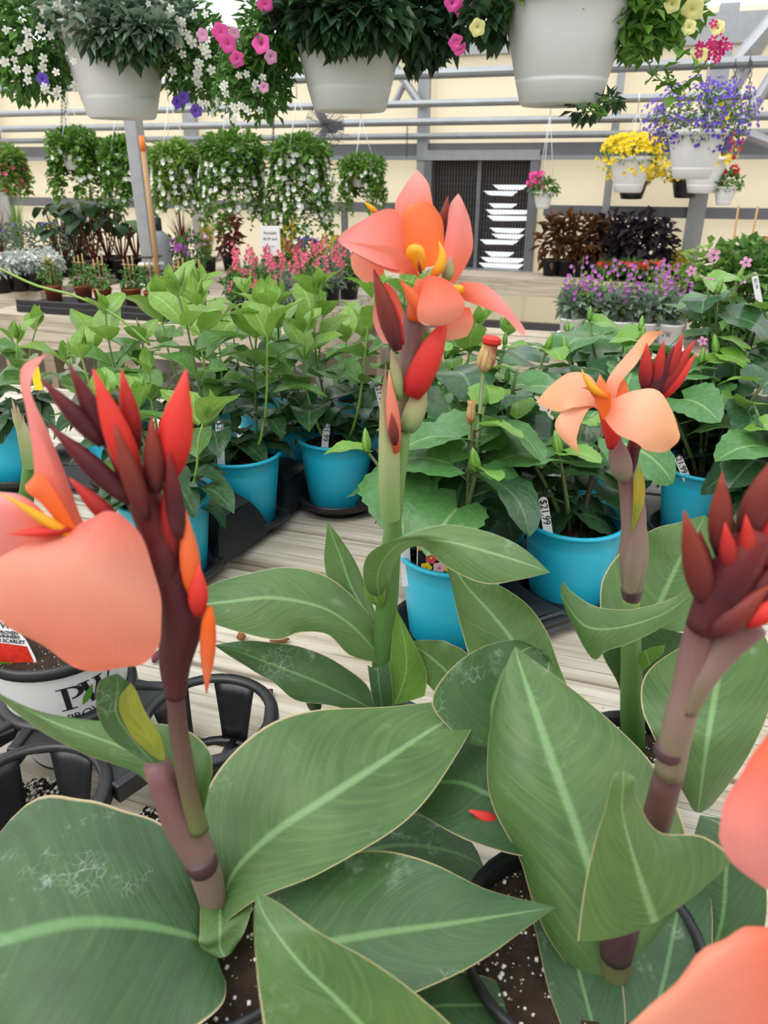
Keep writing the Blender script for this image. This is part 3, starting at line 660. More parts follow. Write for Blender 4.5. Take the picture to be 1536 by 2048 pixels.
patch('leaf',A,'canna_deep',[((428,1800),(430,1890),(452,1962),-.955),((395,1735),(370,1868),(440,2015),-.972,.012,-.01),((325,1652),(270,1848),(370,2065),-.985,.014,-.02),((250,1616),(150,1845),(240,2120),-.992,.014,-.02),((165,1600),(20,1875),(90,2150),-.99,.012,-.02),((40,1622),(-100,1915),(-60,2120),-.985),((-210,1945),-.97)],rows=34,cols=14,ruf=.004,rf=2,seed=3)
patch('leaf',A,'canna_green',[((425,1545),(400,1650),(385,1660),.41),((415,1495),(365,1570),(325,1600),.425,.02,-.005),((350,1452),(260,1502),(270,1545),.435,.02,-.005),((190,1441),(120,1450),(170,1508),.44,.015,-.005),((80,1425),(50,1418),(70,1455),.445,.006),((-30,1372),.45)],rows=26,seed=4)
patch('leaf',A,'canna_deep',[((288,1522),(308,1527),(330,1522),.41),((218,1474),(262,1475),(318,1470),.412,-.004,.002),((192,1412),(232,1425),(286,1425),.412,-.006,.004),((200,1362),(236,1378),(270,1378),.414,-.004,.004),((235,1347),.414)],rows=18)
patch('leaf',A,'canna_yellow',[((318,1520),(324,1521),(330,1519),.4085),((293,1502),(310,1500),(328,1498),.4085),((262,1470),(295,1468),(318,1465),.409,.0,-.002),((240,1425),(265,1424),(290,1422),.4095,0,-.002),((240,1392),(256,1390),(274,1384),.41),((262,1366),.41)],rows=14)
fa=stemtube('flower',A,'bud_maroon',[(352,1392),(350,1330),(362,1240),(345,1150),(318,1070),(270,960),(225,890)],.405,[40,62,88,80,74,66,30],20)
for bs,tp,mt,wd_,yy in (((205,890),(82,757),'bud_maroon',36,.405),((228,905),(137,727),'bud_maroon',40,.41),((275,975),(186,738),'petal_red',50,.40),((272,900),(243,738),'bud_crimson',36,.412),((335,960),(372,740),'petal_red',62,.405),((312,985),(303,833),'bud_brown',38,.398),((358,1075),(337,905),'bud_maroon',34,.394),((262,1005),(96,848),'bud_maroon',42,.396),((245,1060),(138,955),'bud_crimson',36,.392),((292,1040),(228,848),'bud_brown',40,.392),((345,1120),(330,960),'bud_crimson',34,.40),((385,1190),(372,1022),'petal_orange',36,.396),((395,1230),(398,1130),'petal_red',36,.392),((418,1215),(413,1388),'petal_orange',30,.392),((330,1180),(318,1040),'bud_maroon',60,.40)):
    bud('bud',fa,mt,bs,tp,yy,wd_*1.18)
PA='petal_pink'
patch('petal',fa,'petal_big',[((195,1030),(215,1022),(240,1028),.385),((110,1070),(190,1075),(285,1075),.375,.012),((10,1110),(160,1130),(312,1160),.366,.02),((-40,1170),(150,1190),(324,1225),.36,.022),((10,1245),(160,1260),(318,1290),.358,.018),((95,1300),(180,1318),(290,1325),.36,.01),((150,1335),(190,1343),(235,1335),.363)],rows=28,cols=14,ruf=.002,rf=3)
patch('petal',fa,'petal_pink',[((150,1070),(180,1090),(200,1085),.39),((80,1000),(125,1030),(165,1040),.392,.008),((65,900),(98,930),(130,945),.394,.008),((52,820),(68,850),(95,860),.397,.004),((40,765),(50,780),(62,785),.40),((48,728),(58,738),(70,742),.403),((93,708),.405)],rows=26)
patch('petal',fa,'petal_pink',[((130,1070),(110,1080),(120,1110),.385),((60,1000),(40,1030),(50,1120),.39,.01),((0,985),(-30,1030),(0,1130),.395,.01),((-70,1000),(-90,1050),(-70,1120),.40)],rows=16)
patch('petal',fa,'petal_orange',[((160,1075),(165,1085),(150,1090),.383),((110,985),(115,1000),(85,1010),.384,.004),((85,948),(80,960),(55,985),.386),((70,945),(62,958),(50,970),.388)],rows=14)
bud('stamen',fa,'stamen_yellow',(165,1085),(0,985),.383,26); bud('stamen',fa,'petal_red',(140,1060),(12,1068),.382,26)
# ---- B: tall centre canna
cB=cpos(-.002,.665)
B=thing('potted_canna',cB,'tall canna with a full coral and orange bloom before the louvre','potted plant'); nursery_pot(B,cB,.070,.11,.09)
stemtube('stem',B,'stem_green',[(762,1480),(766,1330),(778,1150),(786,1050),(795,960),(806,860)],.665,[46,46,44,36,32,34])
stemtube('flower_stalk',B,'stem_plum',[(806,860),(815,760),(822,690),(832,610)],.665,[30,40,46,40])
patch('bract',B,'sheath_pale',[((762,1040),(782,1046),(800,1038),.645),((757,960),(776,965),(800,960),.642,.01),((758,860),(772,880),(798,890),.644,.01),((762,790),(766,800),(778,830),.65),((772,720),.655)],rows=18)
bud('bud',B,'petal_coral',(792,905),(778,740),.648,30); bud('bud',B,'bud_brown',(790,890),(783,825),.640,22); bud('bract',B,'sheath_pale',(800,800),(783,690),.65,26)
bud('bract',B,'sheath_pale',(815,862),(848,770),.655,44,prof=(.6,.95,1,1,.9,.6,.2)); bud('bud',B,'petal_red',(822,790),(892,640),.65,56,prof=(.7,1,1,.95,.8,.5,.1))
bud('bud',B,'bud_brown',(795,700),(748,540),.635,42,prof=(.5,.8,1,.95,.75,.45,.08)); bud('bud',B,'petal_red',(805,690),(772,565),.637,22)
bud('bud',B,'bud_brown',(882,470),(896,392),.69,22)
patch('leaf',B,'canna_green',[((768,1318),(768,1322),(775,1328),.66),((745,1240),(715,1262),(700,1312),.655,.03,-.012),((690,1182),(660,1222),(655,1268),.652,.035,-.015),((640,1146),(600,1203),(600,1264),.648,.035,-.015),((570,1133),(535,1195),(555,1281),.642,.035,-.02),((490,1150),(460,1203),(490,1268),.635,.03,-.015),((415,1173),(400,1210),(425,1247),.628,.015,-.01),((340,1222),.62)],rows=34,cols=12,ruf=.003,rf=2,seed=8)
patch('leaf',B,'canna_spotted',[((750,1408),(745,1418),(730,1430),.645),((728,1365),(690,1390),(660,1410),.64,.02,-.015),((660,1315),(625,1360),(590,1400),.635,.025,-.015),((590,1292),(560,1335),(540,1362),.63,.025,-.012),((510,1282),(490,1308),(485,1330),.622,.015),((428,1290),.615)],rows=28,cols=12,ruf=.003,rf=2,seed=9)
patch('leaf',B,'canna_green',[((752,1290),(762,1300),(772,1300),.67),((700,1242),(735,1232),(757,1245),.685),((662,1180),(702,1172),(735,1180),.70,.012),((648,1125),(682,1115),(712,1125),.71,.012),((652,1075),(665,1072),(682,1078),.715),((655,1042),.72)],rows=22,seed=10)
patch('leaf',B,'canna_fresh',[((745,1205),(762,1212),(775,1205),.655),((726,1155),(755,1150),(785,1135),.64,.006,.012),((738,1107),(785,1098),(812,1100),.628,.002,.018),((800,1075),(835,1080),(845,1095),.615,.0,.02),((880,1050),(905,1085),(895,1135),.60,.02,-.004),((965,1061),(980,1105),(968,1167),.59,.022,-.012),((1040,1092),(1045,1125),(1035,1160),.582,.012,-.008),((1100,1145),.575)],rows=34,cols=12,seed=11).data.materials[0]=M['canna_green']
patch('leaf',B,'canna_fresh',[((727,1160),(745,1170),(770,1150),.652),((732,1195),(752,1200),(770,1190),.65),((752,1212),(760,1214),(768,1208),.652)],rows=8,cols=6)
patch('leaf',B,'canna_green',[((960,1400),(1065,1380),(1135,1370),.60),((938,1315),(1030,1290),(1118,1330),.62,.005,.02),((918,1240),(985,1230),(1092,1260),.635,.005,.02),((903,1170),(935,1175),(1045,1200),.645),((893,1125),(905,1130),(960,1150),.65)],rows=20,seed=12)
patch('leaf',B,'canna_fresh',[((768,1410),(790,1410),(850,1392),.645),((778,1340),(812,1345),(853,1345),.65),((784,1270),(808,1275),(828,1285),.655),((786,1205),.66)],rows=16)
patch('leaf',B,'canna_green',[((905,1412),(930,1390),(970,1352),.63),((868,1385),(895,1345),(928,1302),.645),((846,1355),(862,1315),(895,1285),.655),((828,1318),(838,1298),(855,1279),.66),((812,1285),.665)],rows=18,ruf=.002,rf=3)
patch('leaf',B,'canna_deep',[((735,1330),(755,1335),(778,1322),.648),((742,1380),(760,1385),(785,1375),.64),((752,1420),(765,1425),(785,1420),.64)],rows=8)
bud('shoot',B,'canna_deep',(632,1425),(618,1350),.64,34)
fb=stemtube('flower',B,'petal_orange',[(830,640),(838,600),(845,560)],.66,[34,40,26],6)
for mt,st in (('petal_pink',[((800,455),(835,450),(870,440),.69),((790,410),(825,400),(862,388),.70),((812,368),(835,368),(854,362),.705),((834,339),.71)]),
 ('petal_pink',[((812,500),(815,520),(820,545),.655),((800,430),(790,475),(795,540),.645,.01,-.01),((770,418),(745,465),(760,530),.638,.01,-.012),((722,442),(705,475),(715,508),.63,.008,-.008),((685,465),(682,478),(683,490),.625),((676,480),.625)]),
 ('petal_coral',[((845,560),(835,552),(825,548),.648),((800,500),(790,530),(785,545),.637,0,-.004),((745,490),(730,505),(725,518),.63),((680,482),.625)]),
 ('petal_orange',[((820,530),(850,535),(885,525),.668),((806,475),(845,470),(888,480),.675,.0,.006),((804,432),(845,430),(885,440),.68,-.004,.004),((822,408),(848,403),(868,412),.682)]),
 ('petal_pink',[((880,540),(895,560),(910,568),.665),((886,500),(912,505),(944,505),.668,.008),((894,455),(917,450),(942,450),.67,.008),((900,410),(915,405),(930,412),.672),((917,387),.674)]),
 ('petal_coral',[((850,552),(870,552),(895,560),.64),((840,590),(880,585),(922,590),.628,.01),((834,618),(880,620),(930,610),.624,.012),((836,640),(880,645),(922,630),.626,.01),((850,650),(880,652),(900,646),.63)]),
 ('petal_pink',[((920,565),(918,580),(920,598),.66),((958,566),(955,585),(960,612),.652,.006,-.004),((990,583),(988,602),(1000,628),.645,.006,-.004),((1022,620),(1018,632),(1020,645),.64),((1048,655),(1042,660),(1036,664),.637),((1050,672),.636)]),
 ('petal_coral',[((770,500),(768,520),(768,545),.662),((735,502),(738,525),(752,560),.668),((705,510),(712,535),(730,564),.672),((702,525),(704,535),(710,548),.674)]),
 ('petal_pink',[((765,570),(780,570),(800,600),.675),((748,610),(775,620),(812,640),.68),((748,650),(775,660),(812,675),.682),((765,685),(785,690),(805,690),.684)]),
 ('petal_coral',[((870,620),(890,615),(940,615),.655),((872,650),(905,650),(947,645),.652),((880,676),(905,680),(935,672),.655)])):
    patch('petal',fb,mt,st,rows=18,cols=8)
patch('petal',fb,'stamen_yellow',[((815,540),(830,545),(850,540),.65),((812,505),(830,500),(850,510),.64,.006),((818,492),(832,488),(846,495),.648)],rows=10,cols=8)
for bs,tp,mt,wd_,yy,bd in (((862,555),(878,482),'stamen_yellow',22,.648,.006),((892,562),(902,512),'sheath_pale',26,.655,.0),((757,428),(727,403),'stamen_yellow',12,.67,.0),((860,640),(800,560),'petal_orange',34,.645,0),((842,548),(836,520),'bud_brown',8,.636,0),((925,588),(905,570),'stamen_yellow',26,.65,0)):
    bud('stamen',fb,mt,bs,tp,yy,wd_,bend=bd)
# ---- D: canna with the pale salmon bloom
cD=cpos(.285,.665)
D=thing('potted_canna',cD,'canna with a pale salmon bloom and upright red buds over hibiscus','potted plant'); nursery_pot(D,cD,.058,.10,.08)
stemtube('stem',D,'stem_green',[(1266,1500),(1264,1400),(1262,1290),(1262,1190)],.68,[48,46,40,34])
stemtube('flower_stalk',D,'stem_plum',[(1263,1192),(1268,1120),(1268,1060),(1258,985),(1250,950)],.68,[36,56,50,38,32])
stemtube('node',D,'node_dark',[(1263,1200),(1263,1188),(1264,1178)],.68,[34,40,44],6)
patch('bract',D,'canna_yellow',[((1262,1060),(1268,1066),(1278,1050),.668),((1266,1000),(1275,1002),(1290,995),.664,.004),((1268,955),(1277,955),(1288,955),.668),((1278,928),.672)],rows=12,cols=6)
patch('bract',D,'stem_plum',[((1248,1180),(1262,1188),(1276,1180),.662),((1250,1120),(1272,1120),(1290,1110),.66,.01),((1262,1060),(1280,1050),(1293,1030),.664,.008),((1285,985),.675)],rows=12,cols=6)
bud('bract',D,'bud_crimson',(1248,962),(1232,880),.672,44,prof=(.5,.85,1,1,.9,.7,.4)).data.materials[0]=M['stem_plum']
bud('bract',D,'bud_maroon',(1258,950),(1272,860),.69,26,prof=(.6,.9,1,1,.9,.8,.6))
fd=stemtube('flower',D,'petal_red',[(1230,892),(1218,850),(1206,810)],.675,[32,30,22],8)
for mt,st in (('petal_salmon',[((1198,775),(1205,805),(1200,822),.67),((1180,752),(1188,790),(1180,812),.665,.01,-.006),((1142,744),(1148,785),(1148,815),.66,.012,-.008),((1100,772),(1110,796),(1112,823),.655,.006,-.004),((1072,804),.65)]),
 ('petal_salmon',[((1190,800),(1195,806),(1200,815),.668),((1140,812),(1155,820),(1178,818),.658),((1113,838),(1132,845),(1162,848),.648,.004,.004),((1114,865),(1132,868),(1154,872),.644,.004,.004),((1138,892),(1148,894),(1155,892),.645),((1161,908),.647)]),
 ('petal_salmon',[((1208,790),(1220,800),(1232,795),.678),((1215,758),(1232,765),(1240,768),.68),((1245,718),(1262,722),(1272,728),.69),((1272,688),(1283,694),(1290,702),.70),((1296,662),(1304,668),(1314,674),.705),((1334,666),.70)]),
 ('petal_salmon',[((1222,800),(1215,815),(1207,835),.66),((1262,783),(1250,822),(1232,866),.645,.014,-.004),((1305,777),(1290,830),(1270,885),.635,.018,-.004),((1335,802),(1318,850),(1298,902),.632,.014,-.004),((1350,838),(1342,872),(1332,903),.636,.008),((1360,868),(1358,880),(1350,890),.642)]),
 ('petal_orange',[((1232,800),(1240,803),(1252,800),.685),((1236,775),(1246,772),(1257,778),.688),((1247,755),.69)]),
 ('petal_orange',[((1205,840),(1210,835),(1220,820),.655),((1190,800),(1200,795),(1222,790),.652),((1192,770),(1202,762),(1212,768),.655),((1200,748),.66)])):
    patch('petal',fd,mt,st,rows=20,cols=10,ruf=.0012,rf=3)
for bs,tp,mt,wd_,bd in (((1216,795),(1163,738),'stamen_yellow',20,-.004),((1190,795),(1163,776),'petal_orange',12,.004),((1196,790),(1172,768),'tag_white',4,0)): bud('stamen',fd,mt,bs,tp,.648,wd_,bend=bd)
for bs,tp,mt,wd_ in (((1290,780),(1294,686),'bud_crimson',28),((1308,782),(1328,680),'bud_crimson',26),((1312,785),(1348,690),'bud_maroon',24),((1330,775),(1366,666),'bud_crimson',26),((1318,790),(1390,680),'bud_crimson',28),((1325,795),(1392,708),'petal_red',28),((1300,790),(1330,725),'bud_maroon',28)):
    bud('bud',D,mt,bs,tp,.70,wd_)
stemtube('bud_stalk',D,'bud_maroon',[(1268,900),(1285,840),(1300,785)],[.69,.70,.70],[24,26,40],8)
patch('leaf',D,'canna_green',[((1374,1178),(1380,1190),(1372,1205),.62),((1330,1203),(1330,1226),(1325,1253),.612,.006,-.004),((1262,1218),(1255,1252),(1250,1289),.605,.01,-.004),((1195,1214),(1195,1258),(1215,1302),.60,.012,-.004),((1146,1186),(1158,1242),(1184,1317),.60,.01,0),((1128,1163),(1122,1190),(1140,1240),.605)],rows=26,cols=12,ruf=.002,rf=2)
patch('leaf',D,'canna_green',[((1200,1225),(1290,1260),(1390,1260),.71),((1204,1162),(1322,1200),(1420,1200),.725,.01),((1245,1102),(1350,1140),(1432,1140),.74,.01),((1300,1060),(1375,1090),(1432,1090),.75),((1362,1044),(1398,1055),(1425,1050),.76),((1410,1030),.765)],rows=22,cols=12,ruf=.003,rf=2,seed=14)
patch('leaf',D,'canna_deep',[((1200,1262),(1265,1250),(1372,1268),.70),((1206,1312),(1265,1320),(1356,1332),.695),((1238,1372),(1265,1385),(1318,1388),.69),((1250,1432),(1265,1440),(1282,1400),.685)],rows=16,ruf=.003,rf=2)
patch('leaf',D,'canna_fresh',[((1275,1320),(1290,1300),(1330,1290),.67),((1285,1345),(1300,1330),(1325,1310),.668),((1290,1290),.668)][:2],rows=6)
patch('leaf',D,'canna_green',[((1378,1605),(1396,1625),(1425,1610),-.87),((1312,1485),(1412,1500),(1505,1500),.575,.01,.01),((1284,1405),(1425,1420),(1545,1400),.60,.012,.012),((1300,1335),(1440,1340),(1545,1310),.62,.01,.01),((1400,1270),(1460,1265),(1510,1235),.635),((1480,1215),.64)],rows=28,cols=12,ruf=.003,rf=2,seed=15)
# ---- C: right-hand canna with blurred closed buds
cC=cpos(.155,.395)
C_can=thing('potted_canna',cC,'canna with a thick mauve stalk and closed dark red buds','potted plant'); nursery_pot(C_can,cC)
stemtube('stem',C_can,'stem_purple',[(1225,1990),(1232,1930),(1242,1850),(1275,1750),(1310,1650),(1338,1545)],[.375,.375,.375,.37,.365,.36],[58,62,66,64,60,58])
stemtube('flower_stalk',C_can,'stem_plum',[(1338,1548),(1352,1470),(1372,1390),(1390,1310),(1400,1240)],.355,[58,62,62,64,50])
stemtube('flower_stalk',C_can,'stem_plum',[(1372,1420),(1405,1350),(1450,1290),(1500,1240)],.352,[46,60,70,80])
stemtube('node',C_can,'node_dark',[(1337,1512),(1340,1502),(1343,1492)],.355,[58,65,62],6); stemtube('node',C_can,'node_dark',[(1232,1910),(1240,1860),(1248,1830)],.372,[64,74,64],6)
patch('leaf',C_can,'canna_fresh',[((1200,2000),(1218,1990),(1240,1985),.365),((1108,1895),(1210,1880),(1375,1900),.385,.004,.02),((1066,1800),(1186,1762),(1392,1815),.41,.006,.025),((1038,1718),(1152,1655),(1382,1720),.435,.006,.03),((984,1615),(1112,1545),(1358,1615),.462,.006,.03),((975,1530),(1085,1465),(1305,1525),.485,.008,.025),((986,1425),(1060,1390),(1225,1448),.51,.008,.02),((1012,1335),(1040,1330),(1130,1368),.53),((1030,1293),.545)],rows=40,cols=16,ruf=.003,rf=2,seed=16).data.materials[0]=M['canna_green']
patch('leaf',C_can,'canna_green',[((930,1485),(1000,1500),(1060,1505),.53),((864,1412),(985,1430),(1075,1440),.545),((893,1347),(998,1372),(1085,1390),.56),((958,1297),(1022,1322),(1096,1348),.575),((1030,1280),(1062,1294),(1100,1322),.585),((1085,1300),(1095,1305),(1108,1340),.58)],rows=20,cols=12,seed=17).data.materials[0]=M['canna_spotted']
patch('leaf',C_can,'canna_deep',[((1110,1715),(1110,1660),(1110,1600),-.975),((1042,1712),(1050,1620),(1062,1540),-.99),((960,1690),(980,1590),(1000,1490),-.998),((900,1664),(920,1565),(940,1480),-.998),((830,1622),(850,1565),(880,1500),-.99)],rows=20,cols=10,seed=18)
patch('leaf',C_can,'canna_deep',[((1155,1882),(1310,1845),(1470,1716),.318,0,.03),((1168,1780),(1285,1770),(1405,1672),.322,0,.025),((1190,1682),(1262,1695),(1318,1664),.327,0,.016),((1212,1612),(1245,1625),(1276,1602),.332,0,.008),((1222,1568),(1246,1575),(1270,1562),.335),((1230,1545),(1247,1540),(1262,1548),.34)],rows=22,cols=12).data.materials[0]=M['canna_green']
patch('leaf',C_can,'canna_fresh',[((1222,1610),(1246,1606),(1266,1592),.345),((1220,1575),(1246,1570),(1268,1570),.348),((1228,1546),(1247,1541),(1263,1548),.342)],rows=8,cols=6)
patch('leaf',C_can,'canna_deep',[((1280,2010),(1390,2000),(1480,1985),.40),((1345,1900),(1440,1860),(1528,1865),.42),((1362,1800),(1452,1750),(1532,1760),.44),((1380,1700),(1452,1660),(1505,1660),.46),((1400,1630),.475)],rows=18)
bud('fallen_petal',C_can,'bud_crimson',(1005,1650),(937,1620),.47,28).data.materials[0]=M['petal_red']
fc=stemtube('flower',C_can,'bud_maroon',[(1400,1260),(1440,1190),(1480,1120),(1520,1060)],.35,[60,90,90,60],10)
for bs,tp,mt,wd_,yy in (((1415,1215),(1368,1022),'bud_brown',56,.348),((1440,1110),(1444,945),'bud_brown',48,.352),((1485,1080),(1560,900),'bud_brown',60,.352),((1462,1150),(1450,1045),'bud_crimson',36,.345),((1500,1150),(1492,1030),'bud_crimson',40,.345),((1480,1240),(1560,1120),'bud_maroon',60,.345),((1460,1230),(1530,1080),'bud_brown',60,.35),((1425,1270),(1540,1170),'bud_brown',56,.34),((1490,1250),(1580,1190),'petal_red',44,.338),((1410,1180),(1400,1060),'bud_maroon',40,.352),((1520,1140),(1560,1000),'bud_crimson',56,.35)):
    bud('bud',fc,mt,bs,tp,yy,wd_)
patch('leaf',C_can,'canna_deep',[((1235,2040),(1300,2060),(1340,2080),-.935),((1240,1930),(1330,1950),(1420,1980),-.94),((1262,1850),(1350,1850),(1425,1880),-.945),((1300,1760),(1370,1760),(1420,1790),-.945),((1385,1690),-.94)],rows=14)
# ---- near leaves belonging to a pot below the lens
cF=cpos(.02,.235)
Fp=thing('potted_canna',cF,'leafy canna without flowers, its pointed leaves folded along the midrib','potted plant'); nursery_pot(Fp,cF,.085,.13,.11)
patch('leaf',Fp,'canna_green',[((600,2290),(790,2250),(960,2200),-.97),((540,2110),(760,2105),(930,2085),-1.02,.012,.012),((520,2000),(685,2010),(832,1987),-1.05,.014,.010),((512,1925),(612,1940),(735,1918),-1.07,.012,.008),((508,1858),(555,1870),(640,1866),-1.085,.008,.005),((509,1815),(525,1822),(560,1808),-1.09),((513,1783),-1.095)],rows=28,cols=14,seed=20)
patch('leaf',Fp,'canna_deep',[((520,1805),(525,1900),(560,1990),-.95),((620,1727),(645,1885),(690,2035),-.972,.008,-.006),((740,1700),(768,1865),(838,1985),-.988,.008,-.004),((860,1727),(895,1848),(935,1935),-.998,.006,0),((980,1779),(1012,1830),(1032,1872),-1.0),((1110,1815),-1.0)],rows=28,cols=14,ruf=.002,rf=2,seed=21).data.materials[0]=M['canna_spotted']
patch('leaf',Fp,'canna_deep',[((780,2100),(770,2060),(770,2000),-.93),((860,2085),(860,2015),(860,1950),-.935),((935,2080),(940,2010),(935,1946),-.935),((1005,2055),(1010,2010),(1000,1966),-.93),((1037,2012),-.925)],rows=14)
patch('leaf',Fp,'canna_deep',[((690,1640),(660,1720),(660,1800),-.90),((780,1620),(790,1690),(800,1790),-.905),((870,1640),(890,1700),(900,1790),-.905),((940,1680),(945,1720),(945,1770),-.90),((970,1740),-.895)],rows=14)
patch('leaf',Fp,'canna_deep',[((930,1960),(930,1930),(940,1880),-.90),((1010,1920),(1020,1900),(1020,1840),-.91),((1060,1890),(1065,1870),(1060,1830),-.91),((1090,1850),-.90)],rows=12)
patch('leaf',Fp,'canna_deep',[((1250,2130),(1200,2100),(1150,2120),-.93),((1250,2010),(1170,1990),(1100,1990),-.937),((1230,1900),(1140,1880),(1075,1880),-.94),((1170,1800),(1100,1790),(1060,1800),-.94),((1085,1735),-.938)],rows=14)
stemtube('stem',Fp,'stem_purple',[(760,2300),(765,2220),(770,2120)],[.235,.235,.24],[60,60,50],6)
# ---- coral petals of a bloom standing close on the right
cG=cpos(.235,.215)
G=thing('potted_canna',cG,'canna with broad coral petals reaching in front of the dark leaves','potted plant'); nursery_pot(G,cG,.08,.13,.11)
stemtube('stem',G,'stem_purple',[(1700,2150),(1690,1900),(1660,1700),(1620,1600)],[.225,.225,.232,.245],[70,66,60,50])
fg=stemtube('flower',G,'petal_red',[(1640,1700),(1610,1640),(1590,1600)],.25,[50,50,40],6)
patch('petal',fg,'petal_pink',[((1540,1462),(1570,1458),(1600,1465),.262),((1488,1535),(1560,1540),(1640,1540),.255,.01),((1446,1615),(1550,1622),(1660,1620),.25,.014),((1440,1682),(1550,1690),(1660,1680),.248,.014),((1475,1737),(1560,1752),(1650,1742),.25,.01),((1540,1782),(1570,1790),(1620,1780),.253)],rows=20,cols=12,ruf=.001,rf=4)
patch('petal',fg,'petal_coral',[((1690,1800),(1700,1830),(1720,1880),.235),((1560,1846),(1580,1960),(1620,2140),.222,.01),((1480,1860),(1480,1990),(1480,2190),.215,.012),((1405,1903),(1400,2010),(1390,2170),.212,.01),((1330,1985),(1320,2050),(1310,2150),.212,.006),((1245,2060),(1250,2090),(1265,2120),.214)],rows=20,cols=12,ruf=.001,rf=4)
# small unopened canna shoot at the far left
cH=at(45,1000,-BT); H=thing('canna_shoot',(cH.x,cH.y,BT),'slim green canna shoot with tight pale buds before the blue pot','plant')
stemtube('stem',H,'stem_green',[(50,1010),(60,930),(50,870)],[.95,.95,.95],[30,28,20],8)
patch('bract',H,'sheath_pale',[((45,935),(58,940),(70,935),.935),((32,860),(45,870),(58,860),.935),((26,830),(30,835),(36,832),.94)],rows=8,cols=5)
for bs,tp,wd_ in (((48,890),(24,797),16),((50,880),(34,810),14),((54,895),(46,830),12),((40,870),(22,815),10)): bud('bud',H,'sheath_pale',bs,tp,.94,wd_)

# the spent blooms of the labelled hibiscus
hb=[q for q in bpy.data.objects if q.name=='potted_hibiscus'][0]
for bs,tp,yy,wd_ in (((966,742),(984,676),1.12,38),((940,848),(944,802),1.0,20)):
    bud('wilted_bloom',hb,'hib_closed',bs,tp,yy,wd_,prof=(.45,.9,1,.95,.85,.8,.95))
stemtube('stem',hb,'hib_stem',[(930,1120),(940,1000),(955,880),(966,742)],[.95,.98,1.04,1.12],[12,12,10,8]); stemtube('stem',hb,'hib_stem',[(935,1050),(938,930),(940,848)],[.965,.98,1.0],[10,9,7])
bud('wilted_edge',hb,'petal_red',(982,690),(985,672),1.118,40,prof=(.7,.95,1,.9,1,.9,.6)); ORG
# ================================================================ WHITE PRINTED POT AND OPEN RING CARRIER
pw=at(112,1258,-.975); pwc=(pw.x,pw.y,BT+.004)
PWP=thing('potted_plant',pwc,'white printed nursery pot with a red-flower label in dark soil','potted plant')
PWR=lambda z: .060+.026*z/.165
m=MB(); m.lathe([(.0001,.004),(.058,.004),(.060,0),(.061,.003)]+[(PWR(z),z) for z in (.03,.06,.09,.12,.15)]+[(PWR(.158),.158)],48,pwc); m.build('pot',M['white_pot'],PWP)
m=MB(); m.lathe([(PWR(.158),.155),(.089,.157),(.0905,.163),(.0895,.170),(.0850,.171),(.0825,.165),(.080,.14)],48,pwc); m.build('rim',M['black_plastic'],PWP)
m=MB(); m.lathe([(.082,.148),(.05,.152),(.0001,.15)],28,pwc); m.build('soil',M['soil'],PWP)
plain('logo_green',(.10,.28,.03),.4); plain('label_red',(.62,.03,.015),.45,var=.6,scale=160); plain('ink_grey',(.06,.06,.065),.5,var=0)
to=Vector((0,0,0))-Vector((pwc[0],pwc[1],0)); LA=math.atan2(to.y,to.x)+.27            # angle of the logo's middle on the pot
def wrap(me,parent,c,rf,a0,z0,mat,name,tilt=0):
    for v in me.vertices:
        x,y,z=v.co; x,y=x*math.cos(tilt)-y*math.sin(tilt),x*math.sin(tilt)+y*math.cos(tilt)
        r=rf(z0+y)+.0006+max(0,z)*.5; a=a0+x/rf(z0); v.co=(r*math.cos(a),r*math.sin(a),z0+y)
    me.materials.clear(); me.materials.append(M[mat]); o=bpy.data.objects.new(name,me); COL.objects.link(o); o.parent=parent; return o
def flat(polys,sub=1):
    m=MB()
    for p in polys: m.add([(x,y,0) for x,y in p],[tuple(range(len(p)))])
    return m
def ringpoly(cx,cy,rx,ry,ix,iy,a0,a1,n=16):
    return [[(cx+rx*math.cos(a),cy+ry*math.sin(a)),(cx+rx*math.cos(b_),cy+ry*math.sin(b_)),(cx+ix*math.cos(b_),cy+iy*math.sin(b_)),(cx+ix*math.cos(a),cy+iy*math.sin(a))] for a,b_ in [(a0+(a1-a0)*k/n,a0+(a1-a0)*(k+1)/n) for k in range(n)]]
def scaled(polys,s,ox,oy): return [[(ox+x*s,oy+y*s) for x,y in p] for p in polys]
Pg=[[(.18,0),(.36,0),(.36,1),(.18,1)],[(.03,0),(.52,0),(.52,.05),(.03,.05)],[(.03,.95),(.45,.95),(.45,1),(.03,1)]]+ringpoly(.42,.72,.42,.28,.23,.22,-math.pi/2,math.pi/2)
def strok(x0,y0,x1,y1,wd_): return [(x0-wd_/2,y0),(x0+wd_/2,y0),(x1+wd_/2,y1),(x1-wd_/2,y1)]
Wg=[strok(.18,1,.42,0,.17),strok(.42,0,.66,1,.07),strok(.60,1,.84,0,.17),strok(.84,0,1.08,1,.07),[(0,.95),(.36,.95),(.36,1),(0,1)],[(.46,.95),(.78,.95),(.78,1),(.46,1)],[(.95,.95),(1.22,.95),(1.22,1),(.95,1)]]
S=.036; me=flat(scaled(Pg,S,-.034,0)+scaled(Wg,S,-.010,0)).mesh('emblem',M['ink'],False); wrap(me,PWP,pwc,PWR,LA,.103,'ink','emblem',.05)
lf=[(0,0),(.006,.002),(.012,.008),(.015,.017),(.016,.026),(.009,.020),(.003,.012)]
me=flat([[(x-.010,y+.002) for x,y in lf]]).mesh('emblem_leaf',M['logo_green'],False)
for v in me.vertices: v.co.z=.0012
wrap(me,PWP,pwc,PWR,LA,.103,'logo_green','emblem_leaf',.05)
wrap(text_mesh('PROVEN',.0150,.0001),PWP,pwc,PWR,LA,.090,'ink','lettering',.05); wrap(text_mesh('WINNERS',.0150,.0001),PWP,pwc,PWR,LA,.074,'ink','lettering',.05)
